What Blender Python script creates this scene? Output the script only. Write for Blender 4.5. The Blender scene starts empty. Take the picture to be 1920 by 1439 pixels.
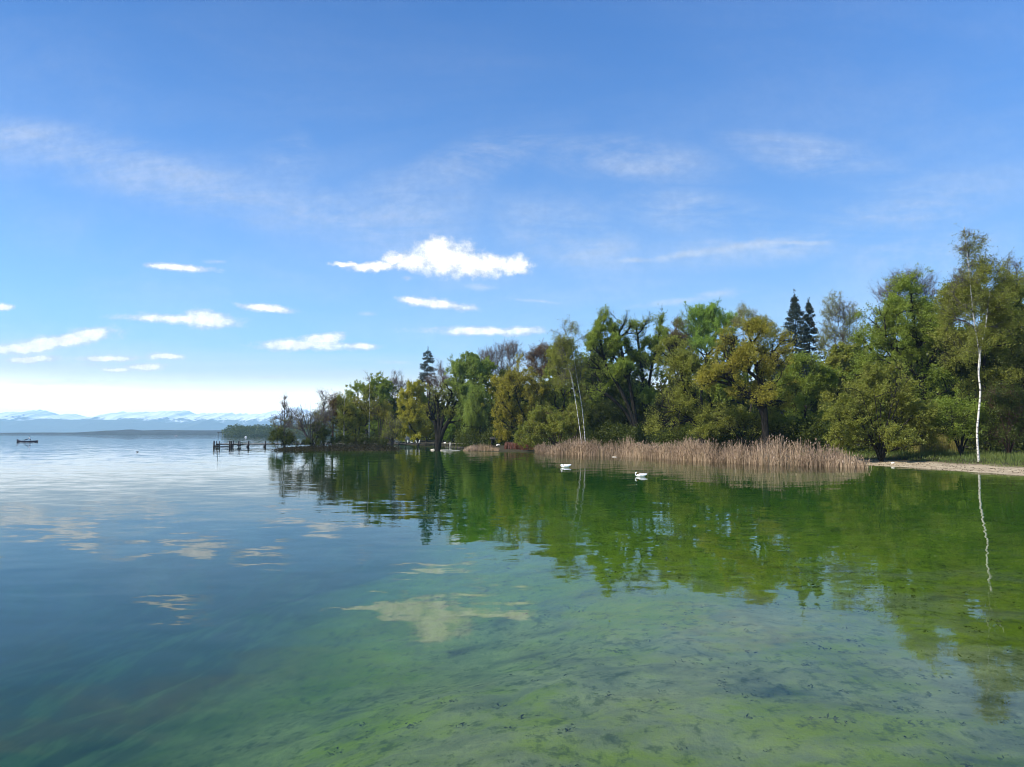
import bpy, bmesh, math, random
import numpy as np
from mathutils import Vector, Matrix

R = math.radians
SC = bpy.context.scene
COL = SC.collection

# ------------------------------------------------------------------ camera
FPX = 1333.333            # focal length in pixels of the 1920 px wide photograph (25 mm on 36 mm)
CAM_H = 2.9
PITCH = math.atan((813.0 - 719.5) / FPX)
cam_data = bpy.data.cameras.new('camera')
cam = bpy.data.objects.new('camera', cam_data)
COL.objects.link(cam)
cam.location = (0, 0, CAM_H)
cam.rotation_euler = (math.pi / 2 + PITCH, 0, 0)
cam_data.sensor_width = 36.0
cam_data.lens = 25.0
cam_data.clip_start = 0.1
cam_data.clip_end = 80000.0
SC.camera = cam
CP, SP = math.cos(PITCH), math.sin(PITCH)

def ray(px, py):
    xc = (px - 960.0) / FPX
    yc = (719.5 - py) / FPX
    return np.array([xc, CP - yc * SP, SP + yc * CP])

def at(px, py, Y):
    d = ray(px, py)
    t = Y / d[1]
    return np.array([d[0] * t, Y, CAM_H + d[2] * t])

def onz(px, py, z=0.0):
    d = ray(px, py)
    t = (z - CAM_H) / d[2]
    return np.array([d[0] * t, d[1] * t, z])

# ------------------------------------------------------------------ light
SUN_EL, SUN_AZ = R(42), R(115)      # azimuth: to the left of the view direction
SKY_STRENGTH = 0.068
EXPOSURE = 0.6
sun_data = bpy.data.lights.new('sun', 'SUN')
sun = bpy.data.objects.new('sun', sun_data)
COL.objects.link(sun)
sun_data.energy = 5.0
sun_data.angle = R(0.53)
sun_data.color = (1.0, 0.95, 0.86)
to_sun = Vector((-math.sin(SUN_AZ) * math.cos(SUN_EL), math.cos(SUN_AZ) * math.cos(SUN_EL), math.sin(SUN_EL)))
sun.rotation_euler = to_sun.to_track_quat('Z', 'Y').to_euler()

SC.view_settings.view_transform = 'Standard'
SC.view_settings.look = 'None'
SC.view_settings.exposure = EXPOSURE
SC.view_settings.gamma = 1.0
SC.view_settings.use_curve_mapping = False
SC.cycles.use_denoising = True
try:
    SC.cycles.denoiser = 'OPENIMAGEDENOISE'
    SC.cycles.denoising_input_passes = 'RGB_ALBEDO_NORMAL'
except Exception:
    pass
SC.cycles.filter_width = 1.0
SC.cycles.max_bounces = 7
SC.cycles.diffuse_bounces = 4
SC.cycles.glossy_bounces = 2
SC.cycles.transmission_bounces = 4
SC.cycles.transparent_max_bounces = 16
SC.cycles.volume_bounces = 2
SC.cycles.sample_clamp_indirect = 6.0

# ------------------------------------------------------------------ node helpers
class NT:
    def __init__(self, tree):
        self.t = tree
        self.n = tree.nodes
        self.l = tree.links
    def node(self, kind, **kw):
        nd = self.n.new(kind)
        for k, v in kw.items():
            setattr(nd, k, v)
        return nd
    def put(self, sock, v):
        if v is None:
            return
        if isinstance(v, bpy.types.NodeSocket):
            self.l.new(v, sock)
        else:
            sock.default_value = v
    def math(self, op, a, b=None, c=None, clamp=False):
        nd = self.node('ShaderNodeMath', operation=op, use_clamp=clamp)
        self.put(nd.inputs[0], a)
        self.put(nd.inputs[1], b)
        self.put(nd.inputs[2], c)
        return nd.outputs[0]
    def vmath(self, op, a, b=None, out=0):
        nd = self.node('ShaderNodeVectorMath', operation=op)
        self.put(nd.inputs[0], a)
        self.put(nd.inputs[1], b)
        return nd.outputs[out]
    def mix(self, f, a, b, blend='MIX'):
        nd = self.node('ShaderNodeMix', data_type='RGBA', blend_type=blend)
        self.put(nd.inputs['Factor'], f)
        self.put(nd.inputs[6], a)
        self.put(nd.inputs[7], b)
        return nd.outputs[2]
    def ramp(self, f, lo, hi, olo=0.0, ohi=1.0, smooth=True):
        nd = self.node('ShaderNodeMapRange', interpolation_type='SMOOTHSTEP' if smooth else 'LINEAR')
        self.put(nd.inputs[0], f)
        for i, v in enumerate((lo, hi, olo, ohi)):
            self.put(nd.inputs[i + 1], v)
        return nd.outputs[0]
    def noise(self, vec, scale, detail=3, rough=0.55, dist=0.0):
        nd = self.node('ShaderNodeTexNoise')
        self.put(nd.inputs['Vector'], vec)
        nd.inputs['Scale'].default_value = scale
        nd.inputs['Detail'].default_value = detail
        nd.inputs['Roughness'].default_value = rough
        nd.inputs['Distortion'].default_value = dist
        return nd
    def mapping(self, vec, scale=(1, 1, 1), rot=(0, 0, 0), loc=(0, 0, 0)):
        nd = self.node('ShaderNodeMapping')
        self.put(nd.inputs['Vector'], vec)
        nd.inputs['Scale'].default_value = scale
        nd.inputs['Rotation'].default_value = rot
        nd.inputs['Location'].default_value = loc
        return nd.outputs[0]

def new_mat(name):
    m = bpy.data.materials.new(name)
    m.use_nodes = True
    m.node_tree.nodes.clear()
    nt = NT(m.node_tree)
    out = nt.node('ShaderNodeOutputMaterial')
    return m, nt, out

def c4(c):
    return (c[0], c[1], c[2], 1.0)

# ------------------------------------------------------------------ world: sky and clouds
world = bpy.data.worlds.new('World')
SC.world = world
world.use_nodes = True
wt = world.node_tree
wt.nodes.clear()
W = NT(wt)
wout = W.node('ShaderNodeOutputWorld')
bg = W.node('ShaderNodeBackground')
W.l.new(bg.outputs[0], wout.inputs[0])
sky = W.node('ShaderNodeTexSky', sky_type='NISHITA')
sky.sun_disc = False
sky.sun_elevation = SUN_EL
sky.sun_rotation = SUN_AZ
sky.altitude = 600
sky.air_density = 1.0
sky.dust_density = 0.6
sky.ozone_density = 2.2
tc = W.node('ShaderNodeTexCoord')
sep = W.node('ShaderNodeSeparateXYZ')
W.l.new(tc.outputs['Generated'], sep.inputs[0])
fwd = W.math('MAXIMUM', sep.outputs[1], 0.05)
uu = W.math('DIVIDE', sep.outputs[0], fwd)
vv = W.math('DIVIDE', sep.outputs[2], fwd)
cmb = W.node('ShaderNodeCombineXYZ')
W.l.new(uu, cmb.inputs[0]); W.l.new(vv, cmb.inputs[1])
UV = cmb.outputs[0]
# ragged edges: warp the direction a little
nz = W.noise(UV, 22, 5, 0.62)
warp = W.vmath('SUBTRACT', nz.outputs['Color'], (0.5, 0.5, 0.5))
wsc = W.vmath('MULTIPLY', warp, (0.030, 0.018, 0.0))
UVw = W.vmath('ADD', UV, wsc)

def uv_of(px, py):
    d = ray(px, py)
    return d[0] / d[1], d[2] / d[1]

def puffs(vec, items):
    acc = None
    for it in items:
        px, py, rx, ry = it[:4]
        rot = it[4] if len(it) > 4 else 0.0
        cu, cv = uv_of(px, py)
        s = W.vmath('SUBTRACT', vec, (cu, cv, 0))
        if rot:
            rn = W.node('ShaderNodeVectorRotate', rotation_type='Z_AXIS')
            W.l.new(s, rn.inputs['Vector'])
            rn.inputs['Angle'].default_value = -R(rot)
            s = rn.outputs[0]
        s = W.vmath('MULTIPLY', s, (FPX / rx, FPX / ry, 0))
        ln = W.vmath('LENGTH', s, out=1)
        acc = ln if acc is None else W.math('MINIMUM', acc, ln)
    return W.math('SUBTRACT', 1.0, acc)

cumulus = [(835, 484, 80, 40), (822, 462, 34, 22), (900, 497, 75, 27), (960, 498, 44, 22), (775, 492, 50, 26), (700, 501, 66, 12),
           (655, 496, 46, 6), (742, 486, 36, 15)]
small = [(340, 501, 66, 8, -4), (5, 575, 20, 9), (330, 598, 118, 10, -2), (395, 600, 56, 17, -6), (500, 578, 58, 8, -6),
         (815, 569, 80, 10, -6), (772, 563, 42, 7, -4), (912, 620, 124, 9), (558, 647, 86, 12), (600, 636, 46, 12, 8),
         (676, 649, 40, 8), (105, 642, 122, 16, 9), (170, 626, 56, 15, 8), (20, 654, 60, 12), (58, 673, 62, 8),
         (310, 669, 40, 7), (270, 688, 46, 8), (222, 694, 30, 5), (205, 673, 60, 7)]
faint = [(405, 490, 36, 6), (170, 684, 44, 8), (1275, 566, 130, 11, 7), (1352, 551, 60, 14, 6), (1190, 488, 60, 8), (1400, 461, 160, 14, 8),
         (1290, 478, 100, 12, 10), (1480, 455, 130, 8), (745, 680, 50, 6), (900, 539, 46, 9, -6), (1010, 565, 70, 5, -3), (692, 587, 30, 6),
         (765, 524, 16, 6), (150, 718, 190, 8), (500, 708, 60, 5), (1330, 310, 0.1, 0.1)]
fine = W.noise(UV, 55, 5, 0.65)
fmid = W.noise(W.mapping(UV, (1, 2.2, 1)), 26, 4, 0.6)
fn = W.math('SUBTRACT', fine.outputs[0], 0.5)
fm = W.math('SUBTRACT', fmid.outputs[0], 0.5)
nz2 = W.noise(UV, 75, 4, 0.6)
UVc = W.vmath('ADD', UVw, W.vmath('MULTIPLY', W.vmath('SUBTRACT', nz2.outputs['Color'], (0.5, 0.5, 0.5)), (0.016, 0.012, 0.0)))
fc = W.math('ADD', puffs(UVc, cumulus), W.math('MULTIPLY', fn, 1.1))
a_c = W.ramp(fc, -0.14, 0.66)
UVs = W.vmath('ADD', UV, W.vmath('MULTIPLY', warp, (0.04, 0.010, 0.0)))
fs = W.math('ADD', puffs(UVs, small), W.math('ADD', W.math('MULTIPLY', fm, 1.5), W.math('MULTIPLY', fn, 0.5)))
a_s = W.ramp(fs, -0.28, 0.72, 0.0, 0.96)
ff = W.math('ADD', puffs(UVs, faint), W.math('MULTIPLY', fm, 1.3))
a_f = W.ramp(ff, 0.0, 1.1, 0.0, 0.34)
# cirrus veils
cir = [(340, 340, 420, 60, -14), (100, 275, 240, 50, -12), (620, 400, 240, 46, -12), (770, 400, 160, 90, 10), (1180, 300, 210, 48, -6), (1520, 292, 180, 46, -10),
       (1690, 400, 240, 70, 12), (1060, 440, 160, 70, -20), (1450, 460, 260, 40, 6), (1740, 470, 180, 60, 8), (540, 300, 60, 60, 60), (880, 310, 200, 50, 20), (1320, 400, 220, 50, -8)]
fcir = puffs(UVs, cir)
st = W.noise(W.mapping(UV, (2.2, 9, 1), (0, 0, R(-12))), 1.5, 9, 0.68, 1.0)
st2 = W.noise(W.mapping(UV, (4, 11, 1), (0, 0, R(26))), 1.3, 9, 0.70, 1.2)
stt = W.math('ADD', W.math('MULTIPLY', st.outputs[0], 0.65), W.math('MULTIPLY', st2.outputs[0], 0.45))
a_ci = W.math('MULTIPLY', W.ramp(fcir, -0.35, 0.75), W.ramp(stt, 0.38, 0.82, 0.0, 0.42))
veil = W.noise(W.mapping(UV, (1.5, 4, 1), (0, 0, R(-12))), 1.3, 5, 0.6, 0.4)
a_v = W.math('MULTIPLY', W.ramp(veil.outputs[0], 0.36, 0.85, 0.0, 0.30), W.ramp(sep.outputs[2], 0.50, 0.20, 0.22, 1.0))
# milky band over the horizon, brightest to the left
vpos = W.math('MAXIMUM', sep.outputs[2], 0.0)
band_n = W.noise(W.mapping(UV, (2.0, 26, 1)), 1.6, 4, 0.6)
vb = W.math('ADD', vpos, W.math('MULTIPLY', W.math('SUBTRACT', band_n.outputs[0], 0.5), 0.035))
a_b = W.ramp(vb, 0.035, 0.125, 0.95, 0.0)
glow = W.math('MULTIPLY', W.math('POWER', 2.718, W.math('MULTIPLY', vpos, -4.7)), 0.90)
inv = None
for a in (a_c, a_s, a_f, a_ci, a_v):
    o = W.math('SUBTRACT', 1.0, a)
    inv = o if inv is None else W.math('MULTIPLY', inv, o)
alpha = W.math('SUBTRACT', 1.0, inv)
skyc = W.mix(1.0, sky.outputs[0], (0.11, 0.95, 1.92, 1), 'MULTIPLY')
SKYW = 0.66 / SKY_STRENGTH
HORIZON_LIFT = 3.2
c1 = W.mix(glow, skyc, (0.68 * SKYW, 0.92 * SKYW, 1.06 * SKYW, 1))
lift = W.ramp(sep.outputs[2], 0.022, 0.085, HORIZON_LIFT * SKYW, 1.0 * SKYW)
lcol = W.node('ShaderNodeCombineXYZ')
W.l.new(lift, lcol.inputs[0]); W.l.new(W.math('MULTIPLY', lift, 0.98), lcol.inputs[1]); W.l.new(W.math('MULTIPLY', lift, 0.90), lcol.inputs[2])
c2 = W.mix(a_b, c1, lcol.outputs[0])
fcs = W.math('MAXIMUM', fc, W.ramp(fs, -0.1, 0.5, -0.5, 0.55))
lum = W.math('MULTIPLY', W.ramp(fcs, -0.1, 0.8, 0.88, 1.30), W.ramp(fn, -0.16, 0.14, 0.84, 1.08))
wcol = W.node('ShaderNodeCombineXYZ')
lk = W.math('MULTIPLY', lum, SKYW)
W.l.new(lk, wcol.inputs[0]); W.l.new(lk, wcol.inputs[1]); W.l.new(W.math('MULTIPLY', lk, 0.98), wcol.inputs[2])
c3 = W.mix(alpha, c2, wcol.outputs[0])
W.l.new(c3, bg.inputs[0])
bg.inputs[1].default_value = SKY_STRENGTH
world.cycles.sampling_method = 'MANUAL'
world.cycles.sample_map_resolution = 512

# ------------------------------------------------------------------ object helpers
def tag(o, label=None, cat=None, group=None, kind=None):
    if label: o['label'] = label
    if cat: o['category'] = cat
    if group: o['group'] = group
    if kind: o['kind'] = kind
    return o

def thing(name, label, cat, loc=(0, 0, 0), group=None, rotz=0.0):
    o = bpy.data.objects.new(name, None)
    o.empty_display_size = 0.3
    COL.objects.link(o)
    o.location = loc
    o.rotation_euler = (0, 0, rotz)
    return tag(o, label, cat, group)

def mesh_np(name, verts, faces_flat, loop_total, mat, parent=None, smooth=False, attr=None):
    """verts (n,3); faces_flat flat vertex indices; loop_total vertices per face"""
    verts = np.ascontiguousarray(verts, dtype=np.float32)
    faces_flat = np.ascontiguousarray(faces_flat, dtype=np.int32)
    loop_total = np.ascontiguousarray(loop_total, dtype=np.int32)
    me = bpy.data.meshes.new(name)
    me.vertices.add(len(verts))
    me.vertices.foreach_set('co', verts.ravel())
    me.loops.add(len(faces_flat))
    me.loops.foreach_set('vertex_index', faces_flat)
    me.polygons.add(len(loop_total))
    starts = np.concatenate(([0], np.cumsum(loop_total)[:-1])).astype(np.int32)
    me.polygons.foreach_set('loop_start', starts)
    me.polygons.foreach_set('loop_total', loop_total)
    if smooth:
        me.polygons.foreach_set('use_smooth', np.ones(len(loop_total), dtype=bool))
    if attr is not None:
        for k, v in attr.items():
            a = me.attributes.new(k, 'FLOAT', 'POINT')
            a.data.foreach_set('value', np.ascontiguousarray(v, dtype=np.float32))
    me.update(calc_edges=True)
    me.materials.append(mat)
    o = bpy.data.objects.new(name, me)
    COL.objects.link(o)
    if parent is not None:
        o.parent = parent
    return o

class MB:
    """collects simple solids into one mesh"""
    def __init__(self):
        self.v, self.f, self.n, self.c = [], [], [], 0
    def add(self, verts, faces):
        self.v.append(np.asarray(verts, dtype=float))
        for f in faces:
            self.f.extend([i + self.c for i in f]); self.n.append(len(f))
        self.c += len(verts)
    def box(self, c, s, rotz=0.0, rx=0.0):
        x, y, z = [k / 2 for k in s]
        vs = np.array([(a * x, b * y, d * z) for d in (-1, 1) for b in (-1, 1) for a in (-1, 1)])
        M = np.array((Matrix.Rotation(rotz, 3, 'Z') @ Matrix.Rotation(rx, 3, 'X')))
        self.add(vs @ M.T + np.array(c), [(0, 2, 3, 1), (4, 5, 7, 6), (0, 1, 5, 4), (2, 6, 7, 3), (0, 4, 6, 2), (1, 3, 7, 5)])
    def tube(self, pts, rad, n=8, cap=True):
        pts = np.asarray(pts, dtype=float)
        rad = np.asarray(rad, dtype=float) * np.ones(len(pts))
        rings = []
        ref = np.array([1.0, 0.13, 0.07])
        for i in range(len(pts)):
            t = pts[min(i + 1, len(pts) - 1)] - pts[max(i - 1, 0)]
            t = t / (np.linalg.norm(t) + 1e-9)
            u = np.cross(t, ref)
            if np.linalg.norm(u) < 1e-3: u = np.cross(t, np.array([0, 1.0, 0]))
            u /= np.linalg.norm(u)
            w = np.cross(t, u)
            a = np.arange(n) * 2 * math.pi / n
            rings.append(pts[i] + rad[i] * (np.cos(a)[:, None] * u + np.sin(a)[:, None] * w))
        vs = np.concatenate(rings)
        fs = []
        for i in range(len(pts) - 1):
            for k in range(n):
                k2 = (k + 1) % n
                fs.append((i * n + k, i * n + k2, (i + 1) * n + k2, (i + 1) * n + k))
        if cap:
            fs.append(tuple(range(n))[::-1])
            fs.append(tuple((len(pts) - 1) * n + k for k in range(n)))
        self.add(vs, fs)
    def build(self, name, mat, parent=None, smooth=False):
        return mesh_np(name, np.concatenate(self.v), self.f, self.n, mat, parent, smooth)

# ------------------------------------------------------------------ materials
def foliage(name, a, b, trans=0.48, gloss=0.012):
    m, nt, out = new_mat(name)
    at_ = nt.node('ShaderNodeAttribute', attribute_name='tint')
    col = nt.mix(at_.outputs['Fac'], c4(a), c4(b))
    d = nt.node('ShaderNodeBsdfDiffuse'); nt.put(d.inputs[0], col)
    t = nt.node('ShaderNodeBsdfTranslucent')
    tcol = nt.mix(1.0, col, (1.25, 1.2, 0.6, 1), 'MULTIPLY')
    nt.put(t.inputs[0], tcol)
    mx = nt.node('ShaderNodeMixShader'); mx.inputs[0].default_value = trans
    nt.l.new(d.outputs[0], mx.inputs[1]); nt.l.new(t.outputs[0], mx.inputs[2])
    g = nt.node('ShaderNodeBsdfGlossy'); g.inputs['Roughness'].default_value = 0.45
    m2 = nt.node('ShaderNodeMixShader'); m2.inputs[0].default_value = gloss
    nt.l.new(mx.outputs[0], m2.inputs[1]); nt.l.new(g.outputs[0], m2.inputs[2])
    nt.l.new(m2.outputs[0], out.inputs[0])
    return m

def bark(name, a, b, scale=6.0):
    m, nt, out = new_mat(name)
    tcn = nt.node('ShaderNodeTexCoord')
    n = nt.noise(nt.mapping(tcn.outputs['Object'], (1, 1, 0.25)), scale, 4, 0.6)
    col = nt.mix(nt.ramp(n.outputs[0], 0.35, 0.7), c4(a), c4(b))
    p = nt.node('ShaderNodeBsdfPrincipled')
    nt.put(p.inputs['Base Color'], col); p.inputs['Roughness'].default_value = 0.95; p.inputs['Specular IOR Level'].default_value = 0.08
    nt.l.new(p.outputs[0], out.inputs[0])
    return m

def plain(name, col, rough=0.7, var=0.15, scale=4.0, metallic=0.0):
    m, nt, out = new_mat(name)
    tcn = nt.node('ShaderNodeTexCoord')
    n = nt.noise(tcn.outputs['Object'], scale, 4, 0.6)
    f = nt.ramp(n.outputs[0], 0.3, 0.7)
    lo = tuple(max(0, c * (1 - var)) for c in col); hi = tuple(min(1, c * (1 + var)) for c in col)
    p = nt.node('ShaderNodeBsdfPrincipled')
    nt.put(p.inputs['Base Color'], nt.mix(f, c4(lo), c4(hi)))
    p.inputs['Roughness'].default_value = rough; p.inputs['Metallic'].default_value = metallic
    nt.l.new(p.outputs[0], out.inputs[0])
    return m

def birch_bark():
    m, nt, out = new_mat('birch_bark')
    tcn = nt.node('ShaderNodeTexCoord')
    n = nt.noise(nt.mapping(tcn.outputs['Object'], (0.6, 0.6, 2.4)), 2.2, 5, 0.7)
    f = nt.ramp(n.outputs[0], 0.50, 0.60)
    p = nt.node('ShaderNodeBsdfPrincipled')
    nt.put(p.inputs['Base Color'], nt.mix(f, (0.54, 0.51, 0.45, 1), (0.035, 0.03, 0.028, 1)))
    p.inputs['Roughness'].default_value = 0.8
    nt.l.new(p.outputs[0], out.inputs[0])
    return m

BARK_DARK = bark('dark_bark', (0.010, 0.009, 0.008), (0.028, 0.024, 0.021))
BARK_GREY = bark('grey_bark', (0.055, 0.048, 0.046), (0.12, 0.105, 0.10))
BARK_RED = bark('reddish_twigs', (0.050, 0.028, 0.022), (0.10, 0.062, 0.046))
BARK_TAN = bark('tan_twigs', (0.09, 0.070, 0.045), (0.15, 0.12, 0.08))
BARK_BIRCH = birch_bark()
L_GREEN = foliage('spring_green_leaves', (0.129, 0.190, 0.024), (0.266, 0.327, 0.052))
L_FRESH = foliage('fresh_green_leaves', (0.145, 0.251, 0.032), (0.264, 0.383, 0.066))
L_OLIVE = foliage('olive_leaves', (0.129, 0.157, 0.025), (0.286, 0.297, 0.056))
L_GOLD = foliage('golden_leaves', (0.200, 0.189, 0.024), (0.373, 0.335, 0.050))
L_YGREEN = foliage('yellow_green_leaves', (0.264, 0.271, 0.026), (0.409, 0.370, 0.048))
L_DARK = foliage('deep_green_shade_leaves', (0.036, 0.055, 0.011), (0.098, 0.120, 0.022))  # deep green, darkened further: canopy shade over the undergrowth is in the colour
L_BROWN = foliage('brownish_buds', (0.112, 0.077, 0.034), (0.211, 0.152, 0.059))
L_PALE = foliage('pale_grey_green_leaves', (0.185, 0.211, 0.079), (0.304, 0.317, 0.132))
L_WILLOW = foliage('willow_green_leaves', (0.158, 0.231, 0.045), (0.277, 0.343, 0.079))
L_SPRUCE = foliage('spruce_needles', (0.013, 0.024, 0.018), (0.032, 0.048, 0.032), 0.1, 0.03)
L_REED = foliage('dry_reed', (0.19, 0.128, 0.088), (0.50, 0.365, 0.25), 0.25, 0.03)
L_REEDG = foliage('greening_reed', (0.16, 0.15, 0.035), (0.34, 0.30, 0.09), 0.3, 0.03)
L_GRASS = foliage('grass_blades', (0.065, 0.105, 0.018), (0.16, 0.19, 0.04), 0.3, 0.03)
L_RUSTY = foliage('rusty_red_shoots', (0.13, 0.045, 0.03), (0.20, 0.09, 0.06), 0.3, 0.03)
WOOD_DARK = plain('dark_timber', (0.014, 0.012, 0.012), 0.85, 0.4)  # near-black timber with random tone variation
WOOD_PALE = plain('weathered_planks', (0.34, 0.30, 0.25), 0.85, 0.25)
WHITE = plain('white_paint', (0.78, 0.78, 0.75), 0.5, 0.06)

# ------------------------------------------------------------------ terrain: lake bed, banks, land as one sheet
def poly_sd(X, Y, poly):
    """signed distance, positive inside"""
    P = np.asarray(poly, dtype=float)
    best = np.full(X.shape, 1e18)
    inside = np.zeros(X.shape, dtype=bool)
    n = len(P)
    for i in range(n):
        a, b = P[i], P[(i + 1) % n]
        ex, ey = b - a
        wx, wy = X - a[0], Y - a[1]
        t = np.clip((wx * ex + wy * ey) / (ex * ex + ey * ey + 1e-12), 0, 1)
        best = np.minimum(best, (wx - t * ex) ** 2 + (wy - t * ey) ** 2)
        cond = ((a[1] <= Y) & (b[1] > Y)) | ((b[1] <= Y) & (a[1] > Y))
        xi = a[0] + (Y - a[1]) / (ey if abs(ey) > 1e-12 else 1e-12) * ex
        inside ^= cond & (X < xi)
    d = np.sqrt(best)
    return np.where(inside, d, -d)

def pxy(px, py):
    p = onz(px, py); return (p[0], p[1])

MAIN = [(70, -60), (66, -10), (58, 22), (48, 36)] + [pxy(*p) for p in
        [(2080, 905), (1920, 892.5), (1800, 884), (1720, 878.5), (1650, 874), (1600, 871), (1500, 867), (1300, 860), (1200, 854.5), (1100, 850.5),
         (1000, 848), (940, 847), (885, 846), (866, 844), (856, 840), (842, 837.5), (815, 836), (770, 834.5), (720, 833.5), (660, 832)]] + \
       [(-62, 235), (-55, 330), (0, 700), (300, 1500), (3000, 2500), (6500, 2500), (6500, -60)]
SPIT = [pxy(*p) for p in [(517, 842.8), (530, 844.2), (600, 845.2), (680, 845.6), (735, 845.4), (749, 844.2), (745, 842), (650, 841), (560, 841), (522, 841.5)]]
HEAD = [(-420, 960), (-395, 985), (-330, 990), (-200, 960), (100, 900), (400, 1000), (200, 1350), (-150, 1250), (-330, 1120)]

def vnoise(X, Y, s, seed):
    rng = np.random.RandomState(seed)
    G = rng.rand(64, 64)
    x, y = X / s, Y / s
    xi, yi = np.floor(x).astype(int), np.floor(y).astype(int)
    fx, fy = x - xi, y - yi
    fx = fx * fx * (3 - 2 * fx); fy = fy * fy * (3 - 2 * fy)
    g = lambda i, j: G[i % 64, j % 64]
    return (g(xi, yi) * (1 - fx) + g(xi + 1, yi) * fx) * (1 - fy) + (g(xi, yi + 1) * (1 - fx) + g(xi + 1, yi + 1) * fx) * fy

def sstep(a, b, x):
    t = np.clip((x - a) / (b - a), 0, 1)
    return t * t * (3 - 2 * t)

def ground_z(X, Y):
    X = np.asarray(X, dtype=float); Y = np.asarray(Y, dtype=float)
    wob = (vnoise(X, Y, 3.0, 3) - 0.5) * 1.2 + (vnoise(X, Y, 9.0, 4) - 0.5) * 1.6
    fade = np.clip(Y / 60, 0.25, 1.0)
    sm = poly_sd(X, Y, MAIN) + wob * fade * 0.5
    ss = poly_sd(X, Y, SPIT) + wob * 0.5
    sh = poly_sd(X, Y, HEAD)
    land_m = 0.075 * np.clip(sm, 0, 9) + 0.012 * np.clip(sm - 9, 0, 200)
    land_s = 0.13 * np.clip(ss, 0, 3)
    land_h = 0.05 * np.clip(sh, 0, 60)
    land = np.maximum(np.maximum(land_m, land_s), land_h) + np.where(sm > 2, (vnoise(X, Y, 2.0, 7) - 0.5) * 0.12, 0)
    sd = np.maximum(np.maximum(sm, ss), sh)
    # lake bed: a shallow shelf to the right, falling off to the left and far out
    edge = np.interp(Y, [0, 6, 10, 16, 30, 60, 110], [-3.6, -2.0, 0.4, 1.3, 0.6, -2.0, -12.0])
    shelf = X - edge + (vnoise(X, Y, 2.2, 11) - 0.5) * 0.7
    shelf = shelf + (vnoise(X, Y, 5.0, 14) - 0.5) * 2.6
    d_shelf = 0.60 + 0.015 * np.clip(Y - 6, 0, 60) + 3.7 * sstep(4.0, -17.0, shelf) + 5 * sstep(-8, -40, shelf)
    d_shelf = d_shelf + (vnoise(X, Y, 0.9, 12) - 0.5) * 0.07 + (vnoise(X, Y, 0.33, 13) - 0.5) * 0.035
    near = np.minimum(0.09 * np.clip(-sd, 0, 1e9), d_shelf)
    bed = -np.where(Y < 40, np.where(-sd < 12, near, d_shelf), near)
    return np.where(sd > 0, land, bed), sm

def gz(x, y):
    return float(ground_z(np.array([x]), np.array([y]))[0][0])

xs = np.concatenate([-np.geomspace(7500, 82, 40), np.arange(-80, -14, 1.2), np.arange(-14, 14, 0.22), np.arange(14, 70, 0.55), np.arange(70, 130, 3), np.geomspace(131, 7500, 34)])
ys = np.concatenate([np.arange(-60, 2, 4), np.arange(2, 24, 0.16), np.arange(24, 44, 0.5), np.arange(44, 75, 0.4), np.arange(75, 160, 1.1), np.arange(160, 260, 3), np.geomspace(261, 9500, 60)])
GX, GY = np.meshgrid(xs, ys)
GZ, GS = ground_z(GX.ravel(), GY.ravel())
nx, ny = len(xs), len(ys)
gv = np.stack([GX.ravel(), GY.ravel(), GZ], 1)
ii = (np.arange(ny - 1)[:, None] * nx + np.arange(nx - 1)[None, :]).ravel()
gf = np.stack([ii, ii + 1, ii + nx + 1, ii + nx], 1).ravel()

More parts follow.
